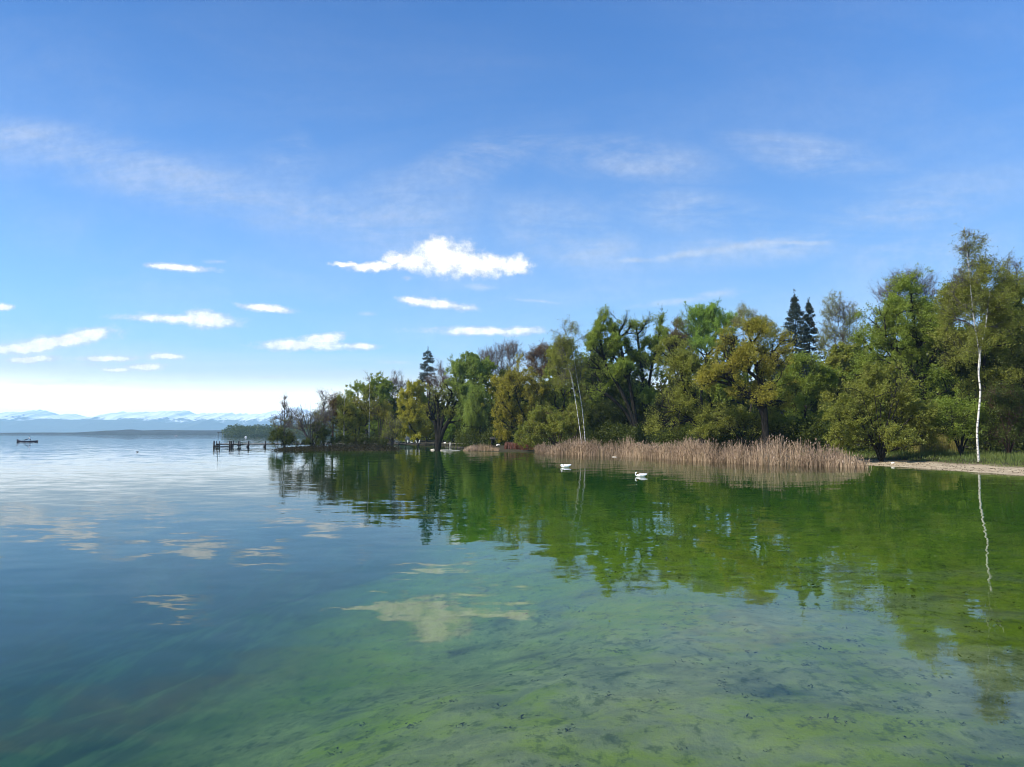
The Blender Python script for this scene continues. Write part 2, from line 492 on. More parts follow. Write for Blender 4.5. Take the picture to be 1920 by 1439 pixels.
def ground_material():
    m, nt, out = new_mat('lakeshore_ground')
    geo = nt.node('ShaderNodeNewGeometry')
    pos = geo.outputs['Position']
    sp = nt.node('ShaderNodeSeparateXYZ'); nt.l.new(pos, sp.inputs[0])
    sh = nt.node('ShaderNodeAttribute', attribute_name='shore').outputs['Fac']
    # gravel beach
    n1 = nt.noise(nt.mapping(pos, (0.5, 2.2, 1)), 2.2, 5, 0.65)
    n2 = nt.noise(pos, 14, 4, 0.7)
    sand = nt.mix(nt.ramp(n1.outputs[0], 0.35, 0.65), (0.26, 0.20, 0.125, 1), (0.46, 0.38, 0.26, 1))
    sand = nt.mix(nt.ramp(n2.outputs[0], 0.56, 0.68, 0, 0.75), sand, (0.16, 0.12, 0.085, 1))
    line = nt.noise(nt.mapping(pos, (0.35, 4.0, 1)), 1.2, 4, 0.6)
    sand = nt.mix(nt.ramp(line.outputs[0], 0.56, 0.64, 0, 0.7), sand, (0.11, 0.075, 0.05, 1))
    soil = nt.mix(nt.ramp(n1.outputs[0], 0.3, 0.7), (0.026, 0.026, 0.013, 1), (0.060, 0.048, 0.028, 1))
    edge = nt.math('ADD', sh, nt.math('MULTIPLY', nt.math('SUBTRACT', n1.outputs[0], 0.5), 4.0))
    bch = nt.node('ShaderNodeAttribute', attribute_name='beach').outputs['Fac']
    land = nt.mix(nt.math('MULTIPLY', bch, nt.ramp(edge, 5.6, 3.4)), soil, sand)
    # lake bed: pale marl, algae, dark litter
    a1 = nt.noise(pos, 0.35, 4, 0.6)
    a2 = nt.noise(pos, 1.6, 6, 0.68, 0.4)
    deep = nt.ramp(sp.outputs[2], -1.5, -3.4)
    marl = nt.mix(nt.ramp(a2.outputs[0], 0.3, 0.72), (0.15, 0.185, 0.115, 1), (0.29, 0.325, 0.21, 1))
    amask = nt.math('ADD', nt.math('ADD', nt.math('MULTIPLY', a1.outputs[0], 0.8), nt.math('MULTIPLY', a2.outputs[0], 0.55)), nt.math('SUBTRACT', nt.math('MULTIPLY', nt.math('MINIMUM', nt.math('ABSOLUTE', nt.math('SUBTRACT', sp.outputs[1], 11.5)), 10.0), 0.020), 0.06))
    bed = nt.mix(nt.ramp(amask, 0.56, 0.80), marl, (0.180, 0.250, 0.020, 1))
    d1 = nt.noise(nt.mapping(pos, (1.15, 0.85, 1)), 4.0, 7, 0.74, 0.2)
    d2 = nt.noise(pos, 0.8, 3, 0.5)
    lit = nt.math('ADD', d1.outputs[0], nt.math('MULTIPLY', nt.math('SUBTRACT', d2.outputs[0], 0.5), 0.22))
    bed = nt.mix(nt.ramp(lit, 0.50, 0.66, 0, 0.75), bed, (0.050, 0.080, 0.022, 1))
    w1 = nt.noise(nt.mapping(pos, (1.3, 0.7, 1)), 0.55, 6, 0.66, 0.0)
    weed = nt.mix(nt.ramp(w1.outputs[0], 0.48, 0.62), (0.034, 0.054, 0.048, 1), (0.095, 0.130, 0.105, 1))  # weed bands on a dark teal that stands in for deep-water light loss
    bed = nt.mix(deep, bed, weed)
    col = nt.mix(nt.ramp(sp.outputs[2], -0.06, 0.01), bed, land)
    p = nt.node('ShaderNodeBsdfPrincipled')
    nt.put(p.inputs['Base Color'], col)
    p.inputs['Roughness'].default_value = 0.95
    p.inputs['Specular IOR Level'].default_value = 0.1
    bmp = nt.node('ShaderNodeBump'); bmp.inputs['Strength'].default_value = 0.5; bmp.inputs['Distance'].default_value = 0.04
    nt.l.new(n2.outputs[0], bmp.inputs['Height']); nt.l.new(bmp.outputs[0], p.inputs['Normal'])
    nt.l.new(p.outputs[0], out.inputs[0])
    return m

ground = mesh_np('ground', gv, gf, np.full(len(ii), 4), ground_material(), smooth=True, attr={'shore': GS, 'beach': sstep(27, 32, gv[:, 0]) * sstep(90, 80, gv[:, 1])})
tag(ground, 'lake bed, gravel shore and wooded bank', None, None, 'structure')

# ------------------------------------------------------------------ water
def water_material():
    m, nt, out = new_mat('lake_water')
    geo = nt.node('ShaderNodeNewGeometry')
    pos = geo.outputs['Position']
    def slope(scale, amp, stretch, detail=2):
        n = nt.noise(nt.mapping(pos, stretch), scale, detail, 0.5)
        v = nt.vmath('SUBTRACT', n.outputs['Color'], (0.5, 0.5, 0.5))
        return nt.vmath('MULTIPLY', v, (amp * 0.6, amp, 0.0))
    patch = nt.noise(pos, 0.045, 3, 0.5)
    pk = nt.ramp(patch.outputs[0], 0.35, 0.68, 0.35, 1.3)
    s = slope(0.45, 0.030, (0.6, 1.0, 1))
    s = nt.vmath('ADD', s, slope(1.5, 0.044, (0.5, 1.1, 1)))
    s2 = slope(7.0, 0.022, (0.6, 1.2, 1), 3)
    sc = nt.node('ShaderNodeVectorMath', operation='SCALE'); nt.l.new(s2, sc.inputs[0]); nt.l.new(pk, sc.inputs['Scale'])
    s = nt.vmath('ADD', s, sc.outputs[0])
    nrm = nt.vmath('NORMALIZE', nt.vmath('ADD', s, (0, 0, 1.0)))
    fr = nt.node('ShaderNodeFresnel'); fr.inputs['IOR'].default_value = 1.333
    nt.l.new(nrm, fr.inputs['Normal'])
    g = nt.node('ShaderNodeBsdfGlossy'); g.inputs['Roughness'].default_value = 0.0
    nt.l.new(nrm, g.inputs['Normal'])
    t = nt.node('ShaderNodeBsdfTransparent')
    mx = nt.node('ShaderNodeMixShader')
    nt.l.new(fr.outputs[0], mx.inputs[0]); nt.l.new(t.outputs[0], mx.inputs[1]); nt.l.new(g.outputs[0], mx.inputs[2])
    nt.l.new(mx.outputs[0], out.inputs[0])
    va = nt.node('ShaderNodeVolumeAbsorption')
    va.inputs[0].default_value = (0.64, 0.85, 0.44, 1); va.inputs[1].default_value = 0.27
    vs_ = nt.node('ShaderNodeVolumeScatter')
    vs_.inputs[0].default_value = (0.25, 0.80, 1.0, 1); vs_.inputs['Density'].default_value = 0.007
    ad = nt.node('ShaderNodeAddShader')
    nt.l.new(va.outputs[0], ad.inputs[0]); nt.l.new(vs_.outputs[0], ad.inputs[1])
    nt.l.new(ad.outputs[0], out.inputs['Volume'])
    return m

wb = MB()
wb.box((0, 2500, -6), (14000, 5300, 12))
water = wb.build('lake_water', water_material())
tag(water, 'calm clear lake reflecting trees and clouds', None, None, 'structure')

# ------------------------------------------------------------------ far shore and mountains
def ridge(name, label, keys, Yc, depth, mat, nxs, nys, xr, rough, seed, base=0.0, kind='structure', sharp=1.0, jag=0.0):
    """heightfield whose crest follows pixel keys when seen from the lake"""
    ks = sorted(keys)
    kx = np.array([at(k[0], k[1], Yc)[0] for k in ks]); kz = np.array([at(k[0], k[1], Yc)[2] for k in ks])
    X, Yg = np.meshgrid(np.linspace(xr[0], xr[1], nxs), np.linspace(-1, 1, nys))
    crest = np.interp(X, kx, kz)
    for wl, am in ((520.0, 0.055), (210.0, 0.060), (90.0, 0.045), (45.0, 0.03)):
        crest = crest * (1 + am * jag * (0.5 - np.abs(2 * vnoise(X + 20000, 0 * X + wl, wl, seed + int(wl)) - 1)))
    n = np.zeros_like(X); amp, s = 1.0, rough
    for o in range(6):
        v = vnoise(X, Yg * depth + 500 * o, s, seed + o)
        n += amp * (1 - np.abs(2 * v - 1)); amp *= 0.55; s *= 0.5
    n /= 2.0
    prof = np.clip(1 - np.abs(Yg + 0.12 * (n - 0.5)), 0, 1) ** sharp
    Z = crest * prof * (0.86 + 0.24 * n) + base
    Z = np.where(np.abs(Yg) > 0.985, -3.0, Z)
    V = np.stack([X.ravel(), (Yc + Yg * depth).ravel(), Z.ravel()], 1)
    i = (np.arange(nys - 1)[:, None] * nxs + np.arange(nxs - 1)[None, :]).ravel()
    o = mesh_np(name, V, np.stack([i, i + 1, i + nxs + 1, i + nxs], 1).ravel(), np.full(len(i), 4), mat, smooth=False)
    return tag(o, label, None, None, kind)

def rock_snow(name, lo, hi, amt):
    m, nt, out = new_mat(name)
    geo = nt.node('ShaderNodeNewGeometry')
    sp = nt.node('ShaderNodeSeparateXYZ'); nt.l.new(geo.outputs['Position'], sp.inputs[0])
    n = nt.noise(geo.outputs['Position'], 0.006, 6, 0.65)
    sn = nt.node('ShaderNodeSeparateXYZ'); nt.l.new(geo.outputs['Normal'], sn.inputs[0])
    h = nt.math('ADD', sp.outputs[2], nt.math('MULTIPLY', nt.math('SUBTRACT', n.outputs[0], 0.5), 320.0))
    h = nt.math('ADD', h, nt.math('MULTIPLY', nt.math('SUBTRACT', sn.outputs[2], 0.75), 160.0))
    f = nt.ramp(h, lo, hi, 0.0, amt)
    n2 = nt.noise(geo.outputs['Position'], 0.02, 4, 0.6)
    rock = nt.mix(n2.outputs[0], (0.030, 0.045, 0.040, 1), (0.085, 0.095, 0.085, 1))
    p = nt.node('ShaderNodeBsdfPrincipled')
    nt.put(p.inputs['Base Color'], nt.mix(f, rock, (0.86, 0.88, 0.92, 1)))
    p.inputs['Roughness'].default_value = 0.9
    nt.l.new(p.outputs[0], out.inputs[0])
    return m

ridge('mountains', 'snow covered Alpine range across the lake',
      [(-200, 776), (0, 775), (40, 777), (72, 771), (100, 775), (130, 778), (160, 782), (200, 779), (225, 776), (270, 775), (320, 774), (345, 773), (375, 777), (390, 776), (420, 776),
       (450, 773), (480, 775), (520, 774), (560, 770), (620, 774), (700, 778), (800, 782), (1000, 790)],
      10500, 1500, rock_snow('snowy_rock', 205, 250, 1.0), 900, 60, (-9500, 1200), 900, 21, sharp=0.8, jag=2.2)
ridge('mountains', 'nearer blue forested mountain front below the snow range',
      [(-200, 792), (0, 789), (30, 790), (80, 787), (130, 789), (180, 788), (205, 787), (250, 788), (290, 792), (330, 796), (360, 796), (394, 787), (415, 794), (440, 801), (480, 806), (600, 809), (900, 811)],
      8800, 900, rock_snow('forested_rock', 330, 420, 0.6), 500, 50, (-8200, 800), 700, 31, sharp=0.8, jag=0.35)
FAR_WOOD = plain('far_woodland', (0.016, 0.024, 0.024), 0.95, 0.5, 0.03)
ridge('hills', 'low wooded hills of the far shore',
      [(-300, 811.5), (-60, 811.6), (0, 811.6), (60, 811.5), (120, 811.5), (165, 811), (190, 808.5), (215, 807), (240, 806), (270, 807.5), (300, 806.5), (350, 807.5), (400, 807), (450, 807.5), (600, 808), (900, 809)],
      2300, 150, FAR_WOOD, 700, 14, (-2500, 200), 60, 41, sharp=0.5, jag=0.6)

LEAF_N, LEAF_S = 2.1, 0.88
# ------------------------------------------------------------------ tree builder
def unit(v):
    return v / (np.linalg.norm(v, axis=-1, keepdims=True) + 1e-9)

def grow(stems, pts, bf, up):
    """stems: polylines from the base; pts: crown points. Each point joins the node that is cheapest to reach."""
    pos, par, plen, tr = [], [], [], []
    for s in stems:
        prev = -1
        for k, p in enumerate(s):
            pos.append(np.array(p)); par.append(prev)
            plen.append(0.0 if prev < 0 else plen[prev] + np.linalg.norm(pos[-1] - pos[prev]))
            tr.append(True)
            prev = len(pos) - 1
    n = len(pts)
    best = np.full(n, 1e18); bp = np.zeros(n, int)
    def relax(i):
        v = pts - pos[i]
        d = np.linalg.norm(v, axis=1) + 1e-6
        c = d * (1 + up * np.maximum(0, -v[:, 2] / d + 0.15)) + bf * plen[i]
        m = c < best
        best[m] = c[m]; bp[m] = i
    for i in range(len(pos)):
        if pos[i][2] > 0.15 * max(p[2] for p in pos) or len(stems) > 3:
            relax(i)
    left = np.ones(n, bool)
    for _ in range(n):
        j = int(np.argmin(np.where(left, best, 1e19)))
        left[j] = False
        pos.append(pts[j]); par.append(int(bp[j])); tr.append(False)
        plen.append(plen[bp[j]] + np.linalg.norm(pts[j] - pos[bp[j]]))
        relax(len(pos) - 1)
    return np.array(pos), np.array(par), np.array(tr)

def radii(par, tip, root, p=2.7):
    n = len(par)
    acc = np.zeros(n); has = np.zeros(n, bool)
    for i in range(n - 1, -1, -1):
        if not has[i]: acc[i] = 1.0
        if par[i] >= 0:
            acc[par[i]] += acc[i]; has[par[i]] = True
    r = acc ** (1.0 / p)
    mx = r.max()
    return tip + (root - tip) * (r - 1) / (mx - 1 + 1e-9), acc

def tubes_np(A, B, ra, rb, n):
    """many tapered n-sided segments"""
    m = len(A)
    t = unit(B - A)
    ref = np.where(np.abs(t[:, 2:3]) > 0.9, np.array([[1.0, 0, 0]]), np.array([[0, 0, 1.0]]))
    u = unit(np.cross(t, ref)); w = np.cross(t, u)
    a = np.arange(n) * 2 * math.pi / n
    circ = np.cos(a)[None, :, None] * u[:, None, :] + np.sin(a)[None, :, None] * w[:, None, :]
    V = np.concatenate([A[:, None, :] + circ * ra[:, None, None], B[:, None, :] + circ * rb[:, None, None]], 1).reshape(-1, 3)
    base = (np.arange(m) * 2 * n)[:, None]
    k = np.arange(n); k2 = (k + 1) % n
    F = np.stack([base + k, base + k2, base + n + k2, base + n + k], 2).reshape(-1)
    return V, F, np.full(m * n, 4)

def spikes_np(A, B, r):
    """thin three sided twigs that run to a point"""
    m = len(A)
    t = unit(B - A)
    ref = np.where(np.abs(t[:, 2:3]) > 0.9, np.array([[1.0, 0, 0]]), np.array([[0, 0, 1.0]]))
    u = unit(np.cross(t, ref)); w = np.cross(t, u)
    a = np.arange(3) * 2 * math.pi / 3
    circ = np.cos(a)[None, :, None] * u[:, None, :] + np.sin(a)[None, :, None] * w[:, None, :]
    V = np.concatenate([A[:, None, :] + circ * r[:, None, None], B[:, None, :]], 1).reshape(-1, 3)
    b = (np.arange(m) * 4)[:, None]
    F = np.concatenate([b + [0, 1, 3], b + [1, 2, 3], b + [2, 0, 3]], 1).reshape(-1)
    return V, F, np.full(m * 3, 3)

def join(parts):
    V, F, T, c = [], [], [], 0
    for v, f, t in parts:
        V.append(v); F.append(f + c); T.append(t); c += len(v)
    return np.concatenate(V), np.concatenate(F), np.concatenate(T)

def leaf_quads(C, size, rng, tint, flat=0.0, aspect=0.6):
    m = len(C)
    u = unit(rng.normal(size=(m, 3)) * np.array([1, 1, 1 - flat]))
    w = unit(np.cross(u, rng.normal(size=(m, 3))))
    s = size[:, None]
    V = np.stack([C - u * s, C - w * s * aspect, C + u * s, C + w * s * aspect], 1).reshape(-1, 3)
    return V, np.arange(4 * m), np.full(m, 4), np.repeat(tint, 4)

def smooth_path(pts, n):
    pts = np.asarray(pts, dtype=float)
    t = np.linspace(0, len(pts) - 1, n)
    i = np.clip(t.astype(int), 0, len(pts) - 2); f = (t - i)[:, None]
    g = lambda k: pts[np.clip(k, 0, len(pts) - 1)]
    p0, p1, p2, p3 = g(i - 1), g(i), g(i + 1), g(i + 2)
    return 0.5 * ((2 * p1) + (-p0 + p2) * f + (2 * p0 - 5 * p1 + 4 * p2 - p3) * f ** 2 + (-p0 + 3 * p1 - 3 * p2 + p3) * f ** 3)

SPIT_THIN = 0.55
def make_tree(name, label, cat, seed, base_px, D, crown, trunk=None, root=0.22, npts=420, tip=0.016, bf=0.30, up=0.6,
              twigs=4, twig_len=0.9, twig_up=0.25, twig_r=0.012, droop=0.0, leaves=9000, leaf=0.15, spread=0.22, mat=None, barkm=None,
              bare=0.0, top_bare=0.0, group=None, lobe=0.34, trunkm=None, base_z=None, depth=1.0, hang=0.0, aspect=0.6, trunk_px=None, splits=None):
    """crown: ellipses (px, py, rx, ry[, weight]) of the photograph's frame at depth D; the crown is filled in depth as well"""
    rng = np.random.RandomState(seed)
    bx = at(base_px, 813, D)[0]
    z0 = (gz(bx, D) if base_z is None else base_z) - 0.1
    O = np.array([bx, D, z0])
    k = D / FPX
    # lobes in metres, relative to the base
    L, wts = [], []
    for e in crown:
        cx, cy, rx, ry = e[:4]; wgt = e[4] if len(e) > 4 else 1.0
        c = at(cx, cy, D) - O
        c = c - np.array([0, 0, 0.10 * ry * k])
        rx, ry = rx * k * 1.16, ry * k * 1.14
        rd = rx * depth
        nl = max(5, int(10 * wgt))
        for _ in range(nl):
            d = unit(rng.normal(size=3))
            if d[2] < -0.5: d[2] *= -0.5
            rr = rng.uniform(0.45, 0.80)
            lr = lobe * (rx * ry) ** 0.5 * rng.uniform(0.65, 1.25)
            L.append((c + d * np.array([max(rx - lr * 0.7, rx * 0.4), max(rd - lr * 0.7, rd * 0.4), max(ry - lr * 0.7, ry * 0.4)]) * rr / 0.72, lr))
            wts.append(lr ** 2)
        L.append((c, 0.5 * min(rx, ry))); wts.append((0.4 * min(rx, ry)) ** 2)
    wts = np.array(wts) / np.sum(wts)
    pick = rng.choice(len(L), npts, p=wts)
    ctr = np.array([L[q][0] for q in pick]); lr = np.array([L[q][1] for q in pick])
    dirs = unit(rng.normal(size=(npts, 3)))
    pts = ctr + dirs * (lr * rng.rand(npts) ** 0.45)[:, None] * np.array([1, 1, 0.9])
    stray = rng.rand(npts) < 0.12
    pts[stray] += dirs[stray] * (lr[stray] * rng.uniform(0.2, 0.75, stray.sum()))[:, None]
    pts = pts[pts[:, 2] > 0.35]
    # trunk(s)
    top = max(p[2] for p in pts)
    stems = []
    if trunk_px:
        for tp in trunk_px:
            P = [np.zeros(3)] + [at(q[0], q[1], D) + np.array([0, (q[2] if len(q) > 2 else 0), 0]) - O for q in tp]
            stems.append(smooth_path(P, 5 * len(P)))
    else:
        cm = pts.mean(0)
        hh = (0.62 if trunk is None else trunk) * top
        P = [np.zeros(3), np.array([cm[0] * 0.12, cm[1] * 0.12, hh * 0.35]) + rng.normal(size=3) * 0.02 * top * np.array([1, 1, 0]),
             np.array([cm[0] * 0.5, cm[1] * 0.5, hh * 0.7]) + rng.normal(size=3) * 0.03 * top * np.array([1, 1, 0]), np.array([cm[0] * 0.9, cm[1] * 0.9, hh])]
        stems.append(smooth_path(P, 14))
    pos, par, tr = grow(stems, pts, bf, up)
    for _ in range(2):        # ease the kinks
        cs = np.zeros_like(pos); cn = np.zeros(len(pos))
        ok = par >= 0
        np.add.at(cs, par[ok], pos[ok]); np.add.at(cn, par[ok], 1)
        mid = ok & (cn > 0) & ~tr
        pos[mid] = 0.5 * pos[mid] + 0.25 * pos[par[mid]] + 0.25 * (cs[mid] / cn[mid][:, None])
    r, acc = radii(par, tip, root)
    hmax = max(pos[tr][:, 2].max(), 0.1)
    cap = root * np.clip(1.0 - 0.70 * pos[:, 2] / hmax, 0.10, 1)
    r = np.where(tr, np.minimum(r, cap), np.minimum(r, np.maximum(cap[np.maximum(par, 0)] * 0.8, 0.02)))
    e = np.where(par >= 0)[0]
    A, B = pos[par[e]], pos[e]
    ra, rb = np.minimum(r[par[e]], r[e] * 1.6 + 0.004), r[e]
    tre = tr[e]
    # gnarled limbs: bend each long edge
    ln = np.linalg.norm(B - A, axis=1)
    M = (A + B) / 2 + rng.normal(size=A.shape) * (0.07 * ln * (~tre))[:, None]
    SA = np.concatenate([A, M]); SB = np.concatenate([M, B]); sra = np.concatenate([ra, (ra + rb) / 2]); srb = np.concatenate([(ra + rb) / 2, rb])
    st = np.concatenate([tre, tre])
    T = thing(name, label, cat, tuple(O), group)
    parts_t, parts_b = [], []
    big = sra > 0.10
    for sel, n in ((big, 8), (~big & (sra > 0.03), 5), (sra <= 0.03, 3)):
        if trunkm is not None:
            a = sel & st; b = sel & ~st
            if a.any(): parts_t.append(tubes_np(SA[a], SB[a], sra[a], srb[a], max(n, 6)))
            if b.any(): parts_b.append(tubes_np(SA[b], SB[b], sra[b], srb[b], n))
        elif sel.any():
            (parts_t if n == 8 else parts_b).append(tubes_np(SA[sel], SB[sel], sra[sel], srb[sel], n))
    # twigs
    thin = np.where((r < 0.05 + 0.1 * root) & ~tr)[0]
    if not len(thin): thin = np.arange(len(pos))
    src = np.repeat(thin, twigs)
    pd = unit(pos[src] - pos[np.maximum(par[src], 0)])
    dv = unit(pd * 0.6 + rng.normal(size=(len(src), 3)) * 0.62 + np.array([0, 0, twig_up]))
    tl = twig_len * rng.uniform(0.5, 1.3, len(src))
    ta = pos[src] - pd * rng.rand(len(src))[:, None] * 0.4
    tb = ta + dv * tl[:, None]
    if droop: tb[:, 2] -= droop * tl * rng.uniform(0.4, 1.2, len(src))
    parts_b.append(spikes_np(ta, tb, np.full(len(src), twig_r)))
    # second order twiglets
    q = rng.randint(0, len(src), int(len(src) * 1.2))
    f = rng.uniform(0.3, 1.0, len(q))[:, None]
    sa = ta[q] * (1 - f) + tb[q] * f
    sb = sa + unit(unit(tb[q] - ta[q]) * 0.8 + rng.normal(size=(len(q), 3)) * 0.5 + np.array([0, 0, twig_up * 0.6 - droop])) * (tl[q] * 0.5)[:, None]
    parts_b.append(spikes_np(sa, sb, np.full(len(q), twig_r * 0.7)))
    bm_ = barkm or BARK_DARK
    if parts_t:
        mesh_np('trunk', *join(parts_t), trunkm or bm_, T, smooth=True)
    mesh_np('branches' if parts_t else 'trunk', *join(parts_b), bm_, T)
    # leaves sit along the twigs
    if leaves and mat is not None:
        leaves = int(leaves * LEAF_N * (SPIT_THIN if 120 < D < 137 and base_px < 760 else 1)); leaf = leaf * LEAF_S
        TA = np.concatenate([ta, sa]); TB = np.concatenate([tb, sb])
        h = TB[:, 2] / top
        w = np.ones(len(TA))
        if top_bare: w *= np.clip(1 - (h - (1 - top_bare)) / top_bare * 0.95, 0.04, 1)
        # clumps: some twigs carry far more leaf than others
        cl = vnoise(TB[:, 0] + 31 * seed, TB[:, 2] * 1.1 + TB[:, 1] * 0.7, max(0.9, 0.09 * top), seed)
        w *= np.clip((cl - bare - 0.10) * 2.2, 0.03, 1.5) * rng.uniform(0.15, 1.6, len(TA)) ** 1.5
        w /= w.sum()
        li = rng.choice(len(TA), leaves, p=w)
        f = rng.rand(leaves)[:, None] ** 0.7
        C = TA[li] * (1 - f) + TB[li] * f + rng.normal(size=(leaves, 3)) * spread * 0.62
        if hang: C[:, 2] -= rng.rand(leaves) * hang
        C = C[C[:, 2] > 0.15]
        size = leaf * rng.uniform(0.55, 1.25, len(C))
        tint = np.clip(0.55 * vnoise(C[:, 0] + C[:, 1] * 0.6, C[:, 2], 1.1, seed + 5) + 0.45 * rng.rand(len(C)), 0, 1)
        V, F, Tt, tn = leaf_quads(C, size, rng, tint, aspect=aspect)
        mesh_np('crown', V, F, Tt, mat, T, attr={'tint': tn})
    return T

def make_spruce(label, seed, px, D, top_py, bottom_py, half_px, sparse=0.0, group=None, taper=0.85):
    rng = np.random.RandomState(seed)
    bx = at(px, 813, D)[0]
    z0 = gz(bx, D) - 0.1
    O = np.array([bx, D, z0]); k = D / FPX
    H = at(px, top_py, D)[2] - z0; zb = max(0.6, at(px, bottom_py, D)[2] - z0); W_ = half_px * k
    T = thing('spruce_tree', label, 'spruce', tuple(O), group)
    mb = MB()
    zz = np.linspace(0, H, 14)
    mb.tube(np.stack([rng.normal(size=14) * 0.03, rng.normal(size=14) * 0.03, zz], 1), np.linspace(0.26, 0.015, 14), 8)
    mb.build('trunk', BARK_DARK, T, True)
    SA, SB, C = [], [], []
    z = zb
    while z < H - 0.3:
        f = (z - zb) / (H - zb)
        reach = W_ * (1 - f) ** taper * rng.uniform(0.8, 1.2) + 0.2
        nb = rng.randint(4, 7)
        a0 = rng.rand() * 6.28
        for b in range(nb):
            if rng.rand() < sparse: continue
            a = a0 + b * 6.28 / nb + rng.normal() * 0.25
            l = reach * rng.uniform(0.75, 1.15)
            d = np.array([math.cos(a), math.sin(a), 0])
            p0 = np.array([0, 0, z])
            pm = p0 + d * l * 0.55 + np.array([0, 0, -l * 0.22])
            p1 = p0 + d * l + np.array([0, 0, -l * 0.20 + rng.normal() * 0.05])
            SA += [p0, pm]; SB += [pm, p1]
            ns = int(26 + l * 42)
            t = rng.rand(ns) ** 0.55
            q = np.where(t[:, None] < .55, p0 + (pm - p0) * (t / .55)[:, None], pm + (p1 - pm) * ((t - .55) / .45)[:, None])
            q = q + rng.normal(size=(ns, 3)) * np.array([0.15, 0.15, 0.08]) * (0.6 + 0.30 * l)
            q[:, 2] -= rng.rand(ns) * 0.42
            C.append(q)
        z += rng.uniform(0.75, 1.15) * (0.45 + 0.55 * (1 - f))
    C.append(np.array([0, 0, H]) + rng.normal(size=(30, 3)) * np.array([0.10, 0.10, 0.35]))
    C = np.concatenate(C)
    SA, SB = np.array(SA), np.array(SB)
    v = tubes_np(SA, SB, np.full(len(SA), 0.03), np.full(len(SA), 0.015), 3)
    mesh_np('branches', *v, BARK_DARK, T)
    V, F, Tt, tn = leaf_quads(C, 0.17 * rng.uniform(0.6, 1.3, len(C)), rng, rng.rand(len(C)), flat=0.3, aspect=0.45)
    mesh_np('crown', V, F, Tt, L_SPRUCE, T, attr={'tint': tn})
    return T

def make_shrub(label, seed, base_px, D, crown, stems_n, fan, name='shrub', cat='shrub', **kw):
    """several stems fanning out of one stool; fan: (px half spread, py of the stem tips)"""
    rng = np.random.RandomState(seed + 900)
    tp = []
    for s in range(stems_n):
        f = (s + 0.5) / stems_n * 2 - 1 + rng.normal() * 0.08
        tipx = base_px + f * fan[0]; tipy = fan[1] + rng.uniform(-1, 1) * fan[2] + abs(f) * fan[2]
        dy = rng.normal() * fan[0] * D / FPX * 0.4
        bpy_ = 846 if len(fan) < 4 else fan[3]
        tp.append([(base_px + f * fan[0] * 0.30, bpy_ + (tipy - bpy_) * 0.42, dy * 0.4), (tipx, tipy, dy)])
    return make_tree(name, label, cat, seed, base_px, D, crown, trunk_px=tp, **kw)

# ------------------------------------------------------------------ the wood along the shore, from left to right
G_SPIT = 'slender trees on the low spit'
# spit
make_tree('bare_sapling', 'small leaning leafless sapling at the outermost tip of the spit', 'tree', 101, 520, 131, [(513, 788, 9, 20), (520, 800, 10, 14)],
          trunk_px=[[(519, 815), (513, 795), (508, 775)]], root=0.07, npts=60, twigs=4, twig_len=0.8, twig_r=0.02, leaves=250, leaf=0.09, mat=L_OLIVE, barkm=BARK_GREY, bare=0.2)
make_tree('bare_sapling', 'tall thin leafless spire above the first green willow shrub', 'tree', 102, 535, 132, [(533, 780, 9, 34), (535, 752, 3, 18, 0.4), (545, 790, 7, 24)],
          trunk_px=[[(534, 800), (533, 770), (534, 742)], [(531, 800), (529, 768)]], root=0.13, npts=190, twigs=5, twig_len=0.9, twig_up=0.8, twig_r=0.020, leaves=700, leaf=0.09, mat=L_OLIVE, barkm=BARK_GREY, bare=0.3)
make_shrub('low green willow shrub at the waterline on the tip of the spit', 103, 533, 130, [(530, 826, 22, 18), (519, 815, 13, 13), (548, 828, 12, 16)], 7, (20, 800, 8), root=0.07,
           npts=220, leaves=5200, leaf=0.11, mat=L_DARK, bare=0.15, up=0.3, twig_len=0.6)
make_shrub('fan of bare grey willow stems rising behind the low green shrub', 104, 583, 131, [(580, 785, 42, 26), (560, 800, 24, 24), (606, 795, 20, 30)], 20, (46, 758, 12), root=0.11, twig_r=0.019,
           npts=420, leaves=1100, leaf=0.09, mat=L_OLIVE, barkm=BARK_GREY, bare=0.35, twig_up=0.8, twig_len=1.0, up=0.8)
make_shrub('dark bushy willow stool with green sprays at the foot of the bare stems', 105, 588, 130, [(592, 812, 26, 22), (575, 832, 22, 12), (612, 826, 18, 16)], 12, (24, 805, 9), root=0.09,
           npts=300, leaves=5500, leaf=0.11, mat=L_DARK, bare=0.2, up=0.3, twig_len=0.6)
make_tree('alder_tree', 'airy young tree with light buds and a dark trunk beside the bare willow fan', 'tree', 106, 607, 136, [(612, 752, 20, 26), (608, 785, 24, 30), (600, 740, 8, 12)],
          trunk_px=[[(608, 800), (606, 770), (612, 738)], [(602, 805), (597, 775)]], root=0.17, npts=260, twigs=5, twig_r=0.019, leaves=2200, leaf=0.10, mat=L_OLIVE, barkm=BARK_DARK, bare=0.25, top_bare=0.4)
make_tree('alder_tree', 'dark slender tree with reddish twigs left of the golden spit trees', 'tree', 107, 624, 135, [(626, 765, 14, 30), (624, 790, 18, 26)], trunk_px=[[(624, 800), (625, 770), (628, 738)]],
          root=0.19, npts=240, twigs=6, twig_r=0.018, leaves=2000, leaf=0.10, mat=L_BROWN, barkm=BARK_RED, bare=0.15)
make_tree('alder_tree', 'olive leaved slender tree with a straight pale trunk on the spit', 'tree', 108, 645, 134, [(646, 765, 22, 30), (645, 795, 22, 26)], trunk_px=[[(645, 800), (645, 770), (646, 745)]],
          root=0.16, npts=300, twigs=5, leaves=7000, leaf=0.11, mat=L_OLIVE, trunkm=BARK_BIRCH, bare=0.1)
